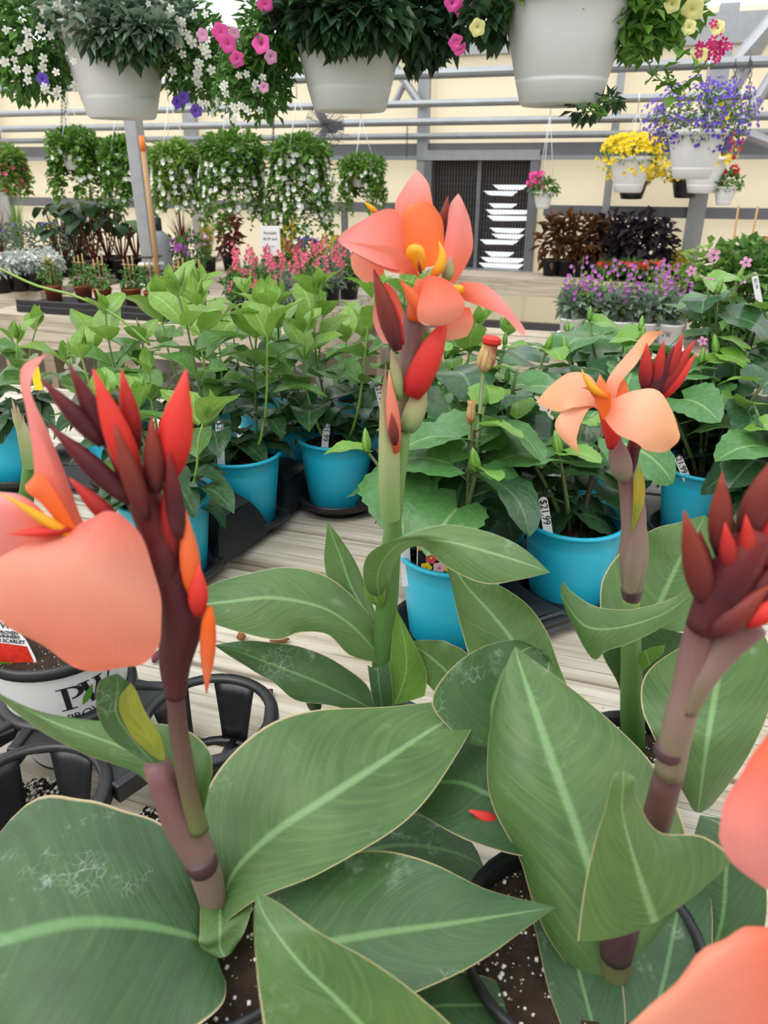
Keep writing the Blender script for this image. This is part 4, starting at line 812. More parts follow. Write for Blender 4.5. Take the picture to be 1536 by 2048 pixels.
wrap(text_mesh('PROVEN',.0085,.0001),PWP,pwc,PWR,LA-1.05,.085,'ink_grey','lettering',.05); wrap(text_mesh('WINNERS',.0085,.0001),PWP,pwc,PWR,LA-1.05,.075,'ink_grey','lettering',.05)
wrap(text_mesh('The #1 Plant Brand.',.005,.0001),PWP,pwc,PWR,LA-1.05,.067,'ink_grey','lettering',.05)
# label card in this pot
lc=thing('plant_label',at(40,1318,.745),'white curved-top label with red flower picture and SCARLET lettering','label')
a=at(-42,1330,.745); c=at(80,1340,.745); e=at(-42,1240,.755); xd=(c-a).normalized(); yd=(e-a); yd=(yd-xd*yd.dot(xd)).normalized(); zd=xd.cross(yd); R=Matrix(((xd.x,yd.x,zd.x),(xd.y,yd.y,zd.y),(xd.z,yd.z,zd.z))); W_=(c-a).length
def lp2(u,v,k): return a+R@Vector((u*W_,v*W_,k))
pr=[(0,-.25),(1,-.25),(.99,0),(.93,.22),(.80,.50),(.66,.68),(.5,.8),(.25,.88),(0,.9)]
for s_,k,mt,nm in ((1.0,0,'label_white','card'),):
    m=MB(); n=len(pr); m.add([lp2(u,v,kk) for kk in (0,.0008) for u,v in pr],[tuple(range(n))[::-1],tuple(range(n,2*n))]+[(q,(q+1)%n,n+(q+1)%n,n+q) for q in range(n)]); m.build(nm,M[mt],lc,False)
for pts,mt,nm,k in (([(.03,.10),(.93,.10),(.80,.42),(.03,.46)],'label_red','picture',.0012),([(.03,-.02),(.95,-.02),(.93,.10),(.03,.10)],'logo_green','picture_strip',.0012)):
    m=MB(); m.add([lp2(u,v,k) for u,v in pts],[(0,1,2,3)]); m.build(nm,M[mt],lc,False)
for s_,u,v,sz in (('W',.46,.76,.012),('PROVEN',.50,.64,.0062),('WINNERS',.50,.57,.0062),('IAN SCARLET',.50,.49,.0066),('FULL TO PART SUN',.5,.04,.0032)):
    Mt=R.to_4x4(); Mt.translation=lp2(u,v,.0016)-Vector(lc.location); lettering(s_,sz,lc,Mt,'label_white' if sz<.004 else 'ink_grey')
# open carrier with rings
def ring_cell(o,c):
    x,y=c
    m=MB(); m.lathe([(.0700,.086),(.0705,.091),(.074,.093),(.082,.092),(.0855,.088),(.0860,.078),(.0835,.077),(.0825,.085),(.074,.086),(.0700,.086)],40,(x,y,BT)); m.build('ring',M['black_plastic'],o)
    for k in range(5):
        g=k*math.pi*.4+.35; P=[]
        for i in range(5):
            f=i/4; r=.072-.016*f; hw=.40-.10*f; P.append([Vector((x+r*math.cos(g+hw*u),y+r*math.sin(g+hw*u),BT+.088-.085*f)) for u in (-1,-.5,0,.5,1)])
        m=MB(); m.grid(P); q=m.build('slat',M['black_plastic'],o); s_=q.modifiers.new('thick','SOLIDIFY'); s_.thickness=.003
        ca,sa=math.cos(g),math.sin(g); m=MB(); m.tube([(x+ca*.012,y+sa*.012,BT+.005),(x+ca*.056,y+sa*.056,BT+.005)],[.0055,.0075],6,flat=.5); m.build('spoke',M['black_plastic'],o)
    m=MB(); m.lathe([(.0001,.009),(.014,.008),(.018,.004),(.018,.001),(.0001,.001)],20,(x,y,BT)); m.build('hub',M['black_plastic'],o)
    m=MB(); m.lathe([(.050,.001),(.050,.007),(.060,.007),(.060,.001)],32,(x,y,BT)); m.build('base_ring',M['black_plastic'],o)
r1=at(416,1432,-(BT+.09)); r0=Vector((pwc[0],pwc[1],0)); d=Vector((r1.x-r0.x,r1.y-r0.y,0)); 
cells=[(r0.x,r0.y),(r1.x,r1.y)]; nrm=Vector((d.y,-d.x,0)).normalized()*.17
cells+= [(r0.x+nrm.x+d.x*.42,r0.y+nrm.y+d.y*.42),(r0.x+nrm.x-d.x*.55,r0.y+nrm.y-d.y*.55)]
car=thing('ring_carrier',((r0.x+r1.x)/2,(r0.y+r1.y)/2,BT),'open black plastic carrier of slotted rings, one ring empty','tray')
for c in cells: ring_cell(car,c)
for i,j in ((0,1),(0,2),(1,2),(0,3),(2,3)):
    p,q=Vector((*cells[i],0)),Vector((*cells[j],0)); dd=(q-p); L=dd.length; dd.normalize(); nn=Vector((-dd.y,dd.x,0))
    for sgn in (-1,1):
        m=MB(); gap=max(.01,L-.150); m.box((p+q)/2+nn*sgn*.034+Vector((0,0,BT+.078)),(gap,.014,.024),Matrix.Rotation(math.atan2(dd.y,dd.x)+sgn*.25,3,'Z')); m.build('bridge',M['black_plastic'],car,False,.003)
    m=MB(); m.box((p+q)/2+Vector((0,0,BT+.082)),(max(.012,L-.152),.085,.008),Matrix.Rotation(math.atan2(dd.y,dd.x),3,'Z')); m.build('bridge',M['black_plastic'],car,False,.002)
# spilled soil and debris
rr=random.Random(5)
def spill(px,py,n,rad,label,perl=.5):
    c=at(px,py,-BT); o=thing('spilled_mix',(c.x,c.y,BT),label,'potting mix')
    for mt,nm,k in (('perlite','perlite_grains',int(n*perl)),('soil','soil_crumbs',n-int(n*perl))):
        m=MB()
        for q in range(k):
            g=rr.uniform(0,6.3); r=rad*math.sqrt(rr.random()); s=rr.uniform(.0015,.0035); m.box((c.x+r*math.cos(g),c.y+r*math.sin(g),BT+.012*max(0,1-r/rad)*rr.random()+s/2),(s,s*1.2,s),Euler((rr.random()*3,rr.random()*3,0)).to_matrix())
        m.build(nm,M[mt],o,kind='stuff')
spill(70,1600,420,.035,'white perlite and dark soil spilled between the carrier rings'); spill(310,1635,160,.018,'perlite grains spilled beneath the canna stem'); spill(680,1015,60,.03,'dark soil crumbs scattered beside the mandevilla tray',0)
plain('dry_brown',(.22,.08,.03),.8); plain('dry_purple',(.13,.02,.04),.7)
for px,py,px2,py2,mt,lab in ((490,1070,478,1062,'dry_brown','crumpled brown dead leaf by the black tray divider'),(556,1030,568,1026,'dry_purple','shrivelled purple petal on the pale planks'),(525,1398,545,1378,'dry_purple','dried maroon petal beside the empty carrier ring'),(308,1325,322,1298,'dry_purple','dried maroon petal behind the canna bract'),(540,1282,580,1278,'dry_brown','brown leaf scrap between two canna leaves'),(475,1277,492,1272,'dry_brown','tan leaf scrap beside the broad canna leaf'),(1120,1090,1140,1088,'dry_brown','dry twig in tray')):
    if 'twig' in lab: continue
    a=at(px,py,-(BT+.004)); c=at(px2,py2,-(BT+.007)); m=MB(); m.tube([a,a.lerp(c,.35)+Vector((0,0,.004)),a.lerp(c,.7),c],[.003,.0085,.007,.001],6,flat=.6); tag(m.build('fallen_petal',M[mt]),lab,'petal')
# ================================================================ HANGING BASKETS AND BACKGROUND PLANTS
def fol(name,a,b,tr=.2,rough=.45):
    t=NT(name); t.done(t.mix(t.noise(7,3),a,b),rough,0,None,.35,tr)
fol('f_green',(.05,.14,.03),(.14,.30,.06)); fol('f_lime',(.14,.28,.04),(.28,.42,.09),.3); fol('f_dark',(.018,.05,.022),(.05,.11,.045)); fol('f_grey',(.14,.21,.15),(.26,.34,.25)); fol('f_silver',(.45,.5,.47),(.65,.68,.65))
fol('f_brown',(.07,.025,.012),(.17,.07,.02)); fol('f_purple',(.022,.018,.024),(.06,.045,.055)); fol('f_bright',(.07,.18,.025),(.17,.33,.05),.25); fol('f_yel',(.35,.33,.03),(.55,.45,.05)); fol('f_redbrown',(.10,.02,.015),(.22,.06,.03))
fol('b_white',(.80,.80,.76),(.88,.88,.85),.25); fol('b_cream',(.75,.72,.5),(.85,.82,.65),.25); fol('b_pink',(.75,.06,.32),(.85,.14,.45),.25); fol('b_lilac',(.70,.25,.5),(.8,.42,.62),.25); fol('b_violet',(.10,.05,.42),(.22,.12,.62),.2); fol('b_yellow',(.80,.58,.01),(.88,.70,.04),.2); fol('b_magenta',(.42,.01,.10),(.62,.02,.2),.2); fol('b_red',(.65,.03,.03),(.8,.08,.05),.2); fol('b_gaura',(.72,.09,.18),(.82,.22,.30),.25); fol('b_purple',(.40,.09,.42),(.55,.2,.58),.25); fol('b_pale',(.75,.72,.25),(.85,.8,.4),.25); fol('b_bud',(.02,.02,.02),(.04,.02,.03),0)
class Fol:
    """collects small folded leaves"""
    def __init__(s,seed): s.m=MB(); s.r=random.Random(seed)
    def leaf(s,p,d,L,wd_,m=0,droop=.15):
        r=s.r; d=Vector(d).normalized(); sd=d.cross(Vector((r.uniform(-.5,.5),r.uniform(-.5,.5),1))); sd=sd.normalized() if sd.length>1e-4 else Vector((1,0,0)); up=sd.cross(d)
        p=Vector(p); s.m.add([p,p+d*L*.5+sd*wd_*L+up*.12*L,p+d*L-up*droop*L,p+d*L*.5-sd*wd_*L+up*.12*L],[(0,1,2),(0,2,3)],[(.5,0),(1,.5),(.5,1),(0,.5)],m)
    def cloud(s,c,rx,ry,rz,n,L,wd_=.28,m=0,out=.6,down=-.1,shell=.35):
        r=s.r; c=Vector(c)
        for k in range(n):
            v=Vector((r.gauss(0,1),r.gauss(0,1),r.gauss(0,1))).normalized(); f=shell+(1-shell)*r.random()**.6
            q=Vector((v.x*rx*f,v.y*ry*f,v.z*rz*f)); d=v*out+Vector((r.uniform(-1,1),r.uniform(-1,1),r.uniform(-1,1)+down))*.7
            s.leaf(c+q,d,L*r.uniform(.6,1.3),wd_,m)
    def strand(s,p0,p1,n,L,sag=.0,wd_=.3,m=0,stem=None):
        p0,p1=Vector(p0),Vector(p1); r=s.r; pts=[p0.lerp(p1,k/8)+Vector((0,0,sag*math.sin(math.pi*k/8))) for k in range(9)]
        if stem is not None: s.m.tube(pts,.0015,4,m=stem)
        for k in range(n):
            f=r.random()*8; i=min(7,int(f)); s.leaf(pts[i].lerp(pts[i+1],f-i)+Vector((r.uniform(-1,1),r.uniform(-1,1),r.uniform(-1,1)))*L*.2,(r.uniform(-1,1),r.uniform(-1,1),r.uniform(-.8,.5)),L*r.uniform(.6,1.2),wd_,m)
    def blades(s,c,n,h,spread,wd_=.004,m=0):
        r=s.r; c=Vector(c)
        for k in range(n):
            g=r.uniform(0,6.3); sp_=spread*r.random(); hh=h*r.uniform(.6,1.1); o=Vector((math.cos(g),math.sin(g),0)); sd=Vector((-o.y,o.x,0))*wd_
            a,b_,e=c+o*.01,c+o*sp_*.45+Vector((0,0,hh*.6)),c+o*sp_+Vector((0,0,hh*(1-.25*sp_/max(spread,1e-3)*r.random())))
            s.m.add([a-sd,a+sd,b_-sd,b_+sd,e],[(0,1,3,2),(2,3,4)],None,m)
    def dots(s,c,rx,ry,rz,n,R,m=0,shell=.75,up=False):
        r=s.r; c=Vector(c)
        for k in range(n):
            v=Vector((r.gauss(0,1),r.gauss(0,1),r.gauss(0,1))).normalized()
            if up: v.z=abs(v.z)
            f=shell+(1.05-shell)*r.random(); s.bloom(c+Vector((v.x*rx*f,v.y*ry*f,v.z*rz*f)),v+Vector((0,-.7,.2)),R*r.uniform(.7,1.2),m)
    def bloom(s,p,d,R,m=0,n=5):
        d=Vector(d).normalized(); a=d.cross(Vector((.3,.2,1))).normalized(); b_=d.cross(a); p=Vector(p); vs=[p-d*R*.35]; k2=2*n
        for k in range(k2):
            g=6.283*k/k2; q=R*(1 if k%2 else .72); vs.append(p+(a*math.cos(g)+b_*math.sin(g))*q+d*R*.1)
        s.m.add(vs,[(0,1+k,1+(k+1)%k2) for k in range(k2)],None,m)
    def build(s,name,mats,parent): return s.m.build(name,[M[k] for k in mats],parent,False,kind='stuff')
def bloom_mesh(kind,mat,eye=None):
    m=MB()
    if kind=='petunia':
        for i0 in (0,):
            P=[]
            for (r,z) in ((.05,-.55),(.12,-.25),(.32,-.02),(.7,.06),(1.0,.0)):
                P.append([Vector((r*(1+(.10*math.cos(5*g) if r>.6 else 0))*math.cos(g),r*(1+(.10*math.cos(5*g) if r>.6 else 0))*math.sin(g),z+(.06*math.sin(10*g) if r>.9 else 0))) for g in [6.2832*k/20 for k in range(21)]])
            m.grid(P)
    else:
        for k in range(5):
            g=k*1.2566; ca,sa=math.cos(g),math.sin(g); pts=[(.08,0,0),(.5,-.32,.08),(.9,-.26,.02),(1,0,0),(.9,.26,.02),(.5,.32,.08)]
            m.add([(x*ca-y*sa,x*sa+y*ca,z) for x,y,z in pts],[(0,1,2,3),(0,3,4,5)])
        m.lathe([(.16,.05),(.0001,.12)],8,m=1 if eye else 0)
    return m.mesh('blossom',[M[mat]]+([M[eye]] if eye else []))
BM={'bacopa':bloom_mesh('star','b_white','b_yellow'),'petunia':bloom_mesh('petunia','b_pink'),'lilac':bloom_mesh('petunia','b_lilac'),'violet':bloom_mesh('petunia','b_violet'),'pale':bloom_mesh('petunia','b_pale'),'verbena':bloom_mesh('star','b_magenta','b_pale'),'susan':bloom_mesh('star','b_lilac','b_bud')}
def blossom(kind,parent,px,py,Y,rpx,jit=0.5,rz=random.Random(9)):
    p=at(px,py,Y); t_=Y/ray(px,py)[1]; R=rpx*t_/FPX
    d=(Vector((0,0,CAMZ))-p).normalized()+Vector((rz.uniform(-1,1),rz.uniform(-1,1),rz.uniform(-1,1)))*jit*.6; d.normalize()
    x=d.cross(Vector((0,0,1))).normalized(); y=d.cross(x); Mx=Matrix(((x.x,y.x,d.x,0),(x.y,y.y,d.y,0),(x.z,y.z,d.z,0),(0,0,0,1)))
    return inst(BM[kind],'blossom',parent,Matrix.Translation(p-Vector(ORG[parent.name]))@Mx@Matrix.Scale(R,4))
def basket_pot(o,c,r,h,mat='white_basket',seg=40):      # c: centre of the underside
    pr=[(.0001,.006),(r*.28,.006),(r*.30,.0),(r*.58,.0),(r*.62,.004),(r*.70,h*.20),(r*.715,h*.225),(r*.705,h*.235),(r*.72,h*.25),(r*.86,h*.62),(r*.95,h*.86),(r*.97,h*.88),(r*1.04,h*.89),(r*1.05,h*.99),(r*1.02,h),(r*.96,h*.985),(r*.90,h*.8)]
    m=MB(); m.lathe(pr,seg,c); m.build('pot',M[mat],o)
    m=MB(); m.lathe([(r*.93,h*.9),(.0001,h*.93)],24,c); m.build('soil',M['soil'],o)
def hanger(o,c,r,h,top,n=3,mat='wire_white'):
    a=Vector(c)+Vector((0,0,h)); tp=Vector(top); low=tp-Vector((0,0,.09)); m=MB()
    for k in range(n):
        g=k*6.283/n+.4; m.tube([a+Vector((r*math.cos(g),r*math.sin(g),0)),low],.0022,5)
    m.build('hanger_wire',M[mat],o)
    m=MB(); pts=[low-Vector((0,0,.01)),low+Vector((0,0,.055))]+[tp+Vector((0,.030*math.cos(a_),.030*math.sin(a_))) for a_ in (-2.6,3.14,2.4,1.57,.7,0,-.6)]
    m.tube(pts,[.004]*2+[.005]*7,6); m.build('hook',M[mat],o)
# ---- near row
def near(px,py,label,r=.150,h=.225):
    p=at_wall(px,py,2.06); o=thing('hanging_basket',p,label,'hanging basket'); basket_pot(o,p,r,h); hanger(o,p,r,h,(p.x,2.06,2.36)); Y=-p.x*sy_+p.y*cy_; return o,p,Y
def pxcloud(F,Y,px,py,rx,ry,n,L,dep=.12,**k):
    c=at(px,py,Y); t_=Y/ray(px,py)[1]/FPX; F.cloud(c,rx*t_,dep,ry*t_,n,L,**k)
o,p,Y=near(246,238,'large white basket of white bacopa with feathery green leaves')
F=Fol(1); pxcloud(F,Y,240,40,150,60,1900,.042,dep=.2); pxcloud(F,Y-.14,245,62,112,30,700,.042,dep=.05); pxcloud(F,Y,70,70,110,95,1300,.034,m=1); pxcloud(F,Y,60,150,60,50,260,.03,m=1); pxcloud(F,Y,385,110,70,90,700,.030,m=1); pxcloud(F,Y-.155,250,74,95,26,260,.05,dep=.03,m=2,down=-.6)
for k in range(60):
    x=F.r.uniform(330,470); F.strand(at(x,F.r.uniform(40,110),Y+F.r.uniform(-.12,.12)),at(x+F.r.uniform(-10,50),F.r.uniform(130,225),Y+F.r.uniform(-.12,.12)),16,.022,m=1,stem=1)
F.build('foliage',['f_grey','f_green','f_dark'],o)
for k in range(70):
    x,y_=(F.r.uniform(5,150),F.r.uniform(10,190)) if k<32 else ((F.r.uniform(340,420),F.r.uniform(20,150)) if k<54 else (F.r.uniform(380,500),F.r.uniform(120,230)))
    blossom('bacopa',o,x,y_,Y-.13,F.r.uniform(7,11))
for x,y_ in ((85,158),(355,205),(392,222),(368,195)): blossom('violet',o,x,y_,Y-.10,12)
for k in range(26): blossom('bacopa',o,F.r.uniform(110,345),F.r.uniform(3,58),Y-.17,F.r.uniform(6,9))
BK1=o
o,p,Y=near(700,224,'large white basket of hot pink petunias with dark trailing leaves')
F=Fol(2); pxcloud(F,Y,690,20,150,50,1500,.055,m=0,dep=.2); pxcloud(F,Y-.15,695,30,112,34,800,.06,dep=.04,m=0,down=-.7); pxcloud(F,Y,850,40,75,70,700,.05,m=0); pxcloud(F,Y,545,70,50,85,700,.032,m=1); pxcloud(F,Y,520,160,50,70,500,.028,m=1)
for k in range(50):
    x=F.r.uniform(440,560); F.strand(at(x,F.r.uniform(60,130),Y+F.r.uniform(-.1,.1)),at(x+F.r.uniform(-30,10),F.r.uniform(150,240),Y+F.r.uniform(-.1,.1)),16,.022,m=1,stem=1)
F.build('foliage',['f_dark','f_green'],o)
for x,y_,rp in ((441,64,17),(456,88,16),(522,87,18),(474,118,15),(542,114,13),(405,70,12),(530,8,16),(528,175,10),(468,66,12),(952,12,18),(925,20,16),(912,85,15),(918,95,14),(905,5,16),(940,35,14)): blossom('petunia' if rp>13 else 'lilac',o,x,y_,Y-.13,rp)
for k in range(16): blossom('bacopa',o,F.r.uniform(440,570),F.r.uniform(140,240),Y-.1,8)
o,p,Y=near(1118,212,'large white basket of lobed leaves, yellow petunias and magenta verbena')
F=Fol(3); pxcloud(F,Y,1120,-20,150,45,900,.05,m=0); pxcloud(F,Y,1275,40,55,60,420,.04,m=0); pxcloud(F,Y,1330,25,70,45,380,.035,m=0); pxcloud(F,Y,1140,15,55,25,120,.05,m=0); pxcloud(F,Y,985,30,40,40,250,.045,m=1); pxcloud(F,Y,1170,218,28,12,60,.03,m=1); pxcloud(F,Y,1218,200,18,12,40,.03,m=1)
for a_,c_,s_ in (((1280,80),(1340,170),-.02),((1340,170),(1420,110),-.03),((1300,70),(1380,110),.0),((1140,20),(1190,50),0),((1250,90),(1270,120),0),((1330,130),(1345,185),0),((1180,215),(1215,195),-.02)):
    F.strand(at(*a_,Y-.1),at(*c_,Y-.1),14,.032,sag=s_,m=0,stem=0,wd_=.4)
F.build('foliage',['f_bright','f_dark'],o)
for x,y_,rp in ((1385,20,22),(1378,55,14),(1400,110,15),(1435,55,14),(1345,8,16),(955,55,16)): blossom('pale',o,x,y_,Y-.12,rp)
for k in range(22): blossom('verbena',o,1428+F.r.gauss(0,17),92+F.r.gauss(0,14),Y-.12,9)
o,p,Y=near(-72,250,'large white basket beside the bacopa basket, mostly cut off'); F=Fol(4); pxcloud(F,Y,-60,60,120,80,900,.034); F.build('foliage',['f_green'],o)
# ---- trailing white baskets beyond, hung from the pipes
def far_basket(px,ytop,ybot,wpx_,py_hook,yw,label,seed,mats=('f_lime','b_white'),potpx=None,flow=60,group=None):
    tp=at_wall(px,py_hook,yw); pz=PZ1 if abs(yw-PY1)<.01 else PZ2
    tp=Vector((tp.x,yw,pz)); Y=-tp.x*sy_+yw*cy_; s=Y/ray(px,340)[1]/FPX; c=at_wall(px,(ytop+ybot)/2,yw); r=.115; h=.15
    rim=at_wall(px,ytop+18,yw).z; base=Vector((tp.x,yw,rim-h))
    o=thing('hanging_basket',base,label,'hanging basket',group); basket_pot(o,base,r,h,'white_pot',28); hanger(o,base,r,h,tp)
    F=Fol(seed); R=wpx_*s/2; F.cloud((base.x,yw,rim+.01),R*.9,R*.8,.085,900,.046,m=0)
    zb=at_wall(px,ybot,yw).z
    for k in range(74):
        g=k*2.4; e=R*F.r.uniform(.6,1.05); l=F.r.uniform(.35,1.0)
        if potpx and abs((g%6.283)-4.71)<.55: l*=.25
        p0=Vector((base.x+math.cos(g)*e*.7,yw+math.sin(g)*e*.7,rim)); p1=Vector((base.x+math.cos(g)*e,yw+math.sin(g)*e,rim+(zb-rim)*l))
        F.strand(p0,p1,34,.044,sag=.03,m=0,wd_=.34)
        for q in range(max(1,flow//30)):
            f=F.r.random(); pt=p0.lerp(p1,f); F.bloom(pt+Vector((math.cos(g),math.sin(g)-.3,0))*.02,(math.cos(g),math.sin(g)-.5,.2),.017,1)
    F.build('foliage',mats,o); return o
far_basket(132,272,415,118,180,PY1,'trailing green basket with its white pot showing, long hook above',11,('f_bright','b_white'),1,20)
far_basket(232,290,415,100,190,PY1,'trailing basket partly behind the steel post',12,('f_bright','b_white'),None,50)
far_basket(335,300,430,105,190,PY1,'white-flowered trailing basket just beyond the steel post',13,('f_lime','b_white'),None,90)
far_basket(455,282,470,150,190,PY1,'widest white-flowered trailing basket next to the post-side baskets',14,('f_bright','b_white'),None,110)
far_basket(592,288,485,140,160,PY1,'longest white-flowered trailing basket, strands reaching down to the sign',15,('f_bright','b_white'),None,120)
far_basket(722,316,440,105,230,PY2,'white-flowered trailing basket with pot showing, beside the coral canna bloom',16,('f_bright','b_white'),1,40)
far_basket(-30,300,400,110,180,PY1,'trailing basket with reddish tips cut off by the frame',17,('f_lime','b_gaura'),None,30)
# ---- baskets on the right
def rb(px,pyb,potw,hook,yw,label,fn,mat='white_pot',hook_on=True,hh=.78):
    q=at_wall(px,pyb,yw); Y=-q.x*sy_+yw*cy_; s=Y/ray(px,pyb)[1]/FPX; r=potw*s/2; h=r*2*hh
    o=thing('hanging_basket',q,label,'hanging basket'); basket_pot(o,q,r,h,mat,28)
    if hook_on: hanger(o,q,r,h,(q.x,yw,hook))
    F=Fol(px); fn(F,q+Vector((0,0,h)),s,o); return o
def f_yel(F,t_,s,o): F.cloud(t_+Vector((0,0,.02)),60*s,55*s,28*s,500,.03,m=0); F.dots(t_+Vector((0,0,.025)),62*s,58*s,36*s,420,.019,1,up=True); F.dots(t_-Vector((0,0,.03)),66*s,60*s,30*s,120,.018,1); F.build('flowers',['f_green','b_yellow'],o)
rb(1255,385,84,PZ2,PY2,'white hanging basket mounded with small yellow daisies',f_yel)
def f_lob(F,t_,s,o):
    F.cloud(t_+Vector((0,0,.05)),90*s,80*s,55*s,1100,.03,m=0,wd_=.15); F.dots(t_+Vector((0,0,.06)),108*s,90*s,68*s,640,.010,1); F.dots(t_+Vector((0,0,.05)),80*s,75*s,45*s,14,.015,2); F.build('flowers',['f_green','b_violet','b_yellow'],o)
rb(1382,358,112,PZ1,PY1,'white hanging basket with a cloud of violet-blue lobelia',f_lob)
def f_red(F,t_,s,o): F.cloud(t_+Vector((0,0,.03)),40*s,40*s,30*s,300,.04); F.dots(t_+Vector((30*s,0,.07)),34*s,30*s,30*s,60,.02,1); F.dots(t_,52*s,50*s,30*s,60,.018,2); F.build('flowers',['f_green','b_red','b_yellow'],o)
rb(1402,386,84,PZ2,PY2,'white hanging basket with red and yellow blooms behind the lobelia',f_red)
def f_ger(mat):
    def f(F,t_,s,o): F.cloud(t_+Vector((0,0,.03)),30*s,30*s,16*s,200,.045); [F.dots(t_+Vector((F.r.uniform(-28,28)*s,0,F.r.uniform(14,34)*s)),8*s,8*s,7*s,14,.02,1) for k in range(6)]; F.build('flowers',['f_green',mat],o)
    return f
rb(1085,417,40,PZ2,PY2,'small white basket of magenta geraniums beside the louvre',f_ger('b_pink'),hook_on=True)
rb(1446,410,44,PZ2,PY2,'small white basket of red geraniums under the lobelia',f_ger('b_red'))
def f_by(F,t_,s,o): F.cloud(t_,50*s,48*s,26*s,260,.03); F.dots(t_,54*s,50*s,30*s,130,.02,1); F.build('flowers',['f_green','b_yellow'],o)
rb(1262,398,66,PZ3-.02,WY-.3,'black hanging pot of yellow flowers behind the daisy basket',f_by,'black_plastic'); rb(1368,396,62,PZ3-.02,WY-.3,'black hanging pot of yellow flowers beneath the lobelia',f_by,'black_plastic')
# ---- caged circulation fan
fc_=at_wall(655,252,WY-.8); fan=thing('circulation_fan',fc_,'round wire-caged fan under the basket pipes','fan'); R_=.17; fan_t=.16
m=MB()
for k in range(9):
    r=R_*(k+1)/9; m.tube([fc_+Vector((r*math.cos(g),-.06,r*math.sin(g))) for g in [6.2832*j/24 for j in range(25)]],.0028,4,cap=False)
for k in range(16):
    g=k*math.pi/8; m.tube([fc_+Vector((0,-.07,0)),fc_+Vector((R_*math.cos(g),-.06,R_*math.sin(g))),fc_+Vector((R_*math.cos(g),.06,R_*math.sin(g)))],.0025,4)
m.build('cage',M['chain_dark'],fan); m=MB(); m.lathe([(.0001,0),(.05,0),(.055,.03),(.055,.12),(.0001,.13)],16); mm=m.mesh('motor',M['beam_dark']); inst(mm,'motor',fan,Matrix.Rotation(-math.pi/2,4,'X'))
for k in range(3):
    g=k*2.094; m=MB(); m.box(fc_+Vector((.08*math.cos(g),-.02,.08*math.sin(g))),(.13,.008,.07),Matrix.Rotation(-g,3,'Y')@Matrix.Rotation(.4,3,'X')); m.build('blade',M['grey_cloth'],fan,False)
m=MB(); m.tube([fc_+Vector((0,.03,.15)),Vector((fc_.x,fc_.y+.03,at_wall(655,206,WY-.8).z+.25))],.01,6); m.build('hanger',M['steel'],fan)
# ---- chains from the pipes
for px,py0,py1,yw in ((125,195,290,PY1),(132,200,275,PY1),(1415,160,240,PY1),(1470,120,260,PY1),(1500,110,230,PY1),(815,244,315,WY-.28),(548,215,300,PY1)):
    a=at_wall(px,py0,yw-.03); c=at_wall(px-2,py1,yw-.03); o=thing('chain',c,'dark steel chain hanging from the overhead pipes','chain','chains on the overhead pipes'); n=int((a-c).length/.022); m=MB()
    for k in range(n):
        q=c.lerp(a,k/n); m.tube([q+Vector(((.006 if k%2 else 0)*x,(0 if k%2 else .006)*x,z)) for x,z in ((1,.0),(1,.02),(0,.027),(-1,.02),(-1,.0),(0,-.006),(1,0))],.0022,4)
    m.build('links',M['chain_dark'],o)
# ---- potted plants on the far benches
LS={k:leaf_mesh('leaf',M[k],.36,br,rows=8,fold=.2,curl=.5,heart=.25) for k in ('f_green','f_dark','f_purple')}
ME_BP=None
def bp_mesh(name,r,h,mat):
    m=MB(); m.lathe([(.0001,.003),(r*.74,.003),(r*.76,0),(r*.95,h*.9),(r*1.02,h*.91),(r*1.02,h),(r*.93,h),(r*.9,h*.85),(.0001,h*.88)],20); return m.mesh(name,M[mat])
BPM={'black':bp_mesh('pot',.065,.11,'black_plastic'),'terra':bp_mesh('pot',.052,.085,'terracotta'),'white':bp_mesh('pot',.058,.10,'white_pot')}
def potted(name,pos,label,group,pot='black',sc=1.0):
    o=thing(name,pos,label,'potted plant',group); inst(BPM[pot],'pot',o,Matrix.Scale(sc,4)); return o
TOP=lambda pos,h: Vector(pos)+Vector((0,0,h))
rr=random.Random(21)
# gaura: two packed rows of pink spikes
k=0
for row,(yy,xs) in enumerate(((3.62,[-1.98,-1.84,-1.72]),(3.80,[-2.12,-1.98,-1.84,-1.71]),(4.0,[-2.2,-2.05,-1.9,-1.76]),(4.22,[-2.2,-2.05,-1.9,-1.75]),(4.46,[-2.15,-2.0,-1.85,-1.72]))):
    for x in xs:
        k+=1; pos=(x,yy,RZ); o=potted('potted_gaura',pos,'black-potted gaura with airy pink flower spikes among its neighbours','gaura massed on the bench'); F=Fol(100+k)
        F.cloud(TOP(pos,.15),.085,.085,.08,150,.045,m=0,wd_=.16)
        for q in range(6):
            g=F.r.uniform(0,6.3); tp=TOP(pos,F.r.uniform(.20,.36))+Vector((math.cos(g)*.08,math.sin(g)*.08,0)); F.m.tube([TOP(pos,.12),tp],.0015,4,m=0)
            for e in range(4): F.bloom(tp+Vector((F.r.uniform(-.012,.012),F.r.uniform(-.012,.012),-.016*e)),(F.r.uniform(-1,1),-1,.3),.012,1)
        F.build('foliage',['f_grey' if k%3==0 else 'f_green','b_gaura'],o)
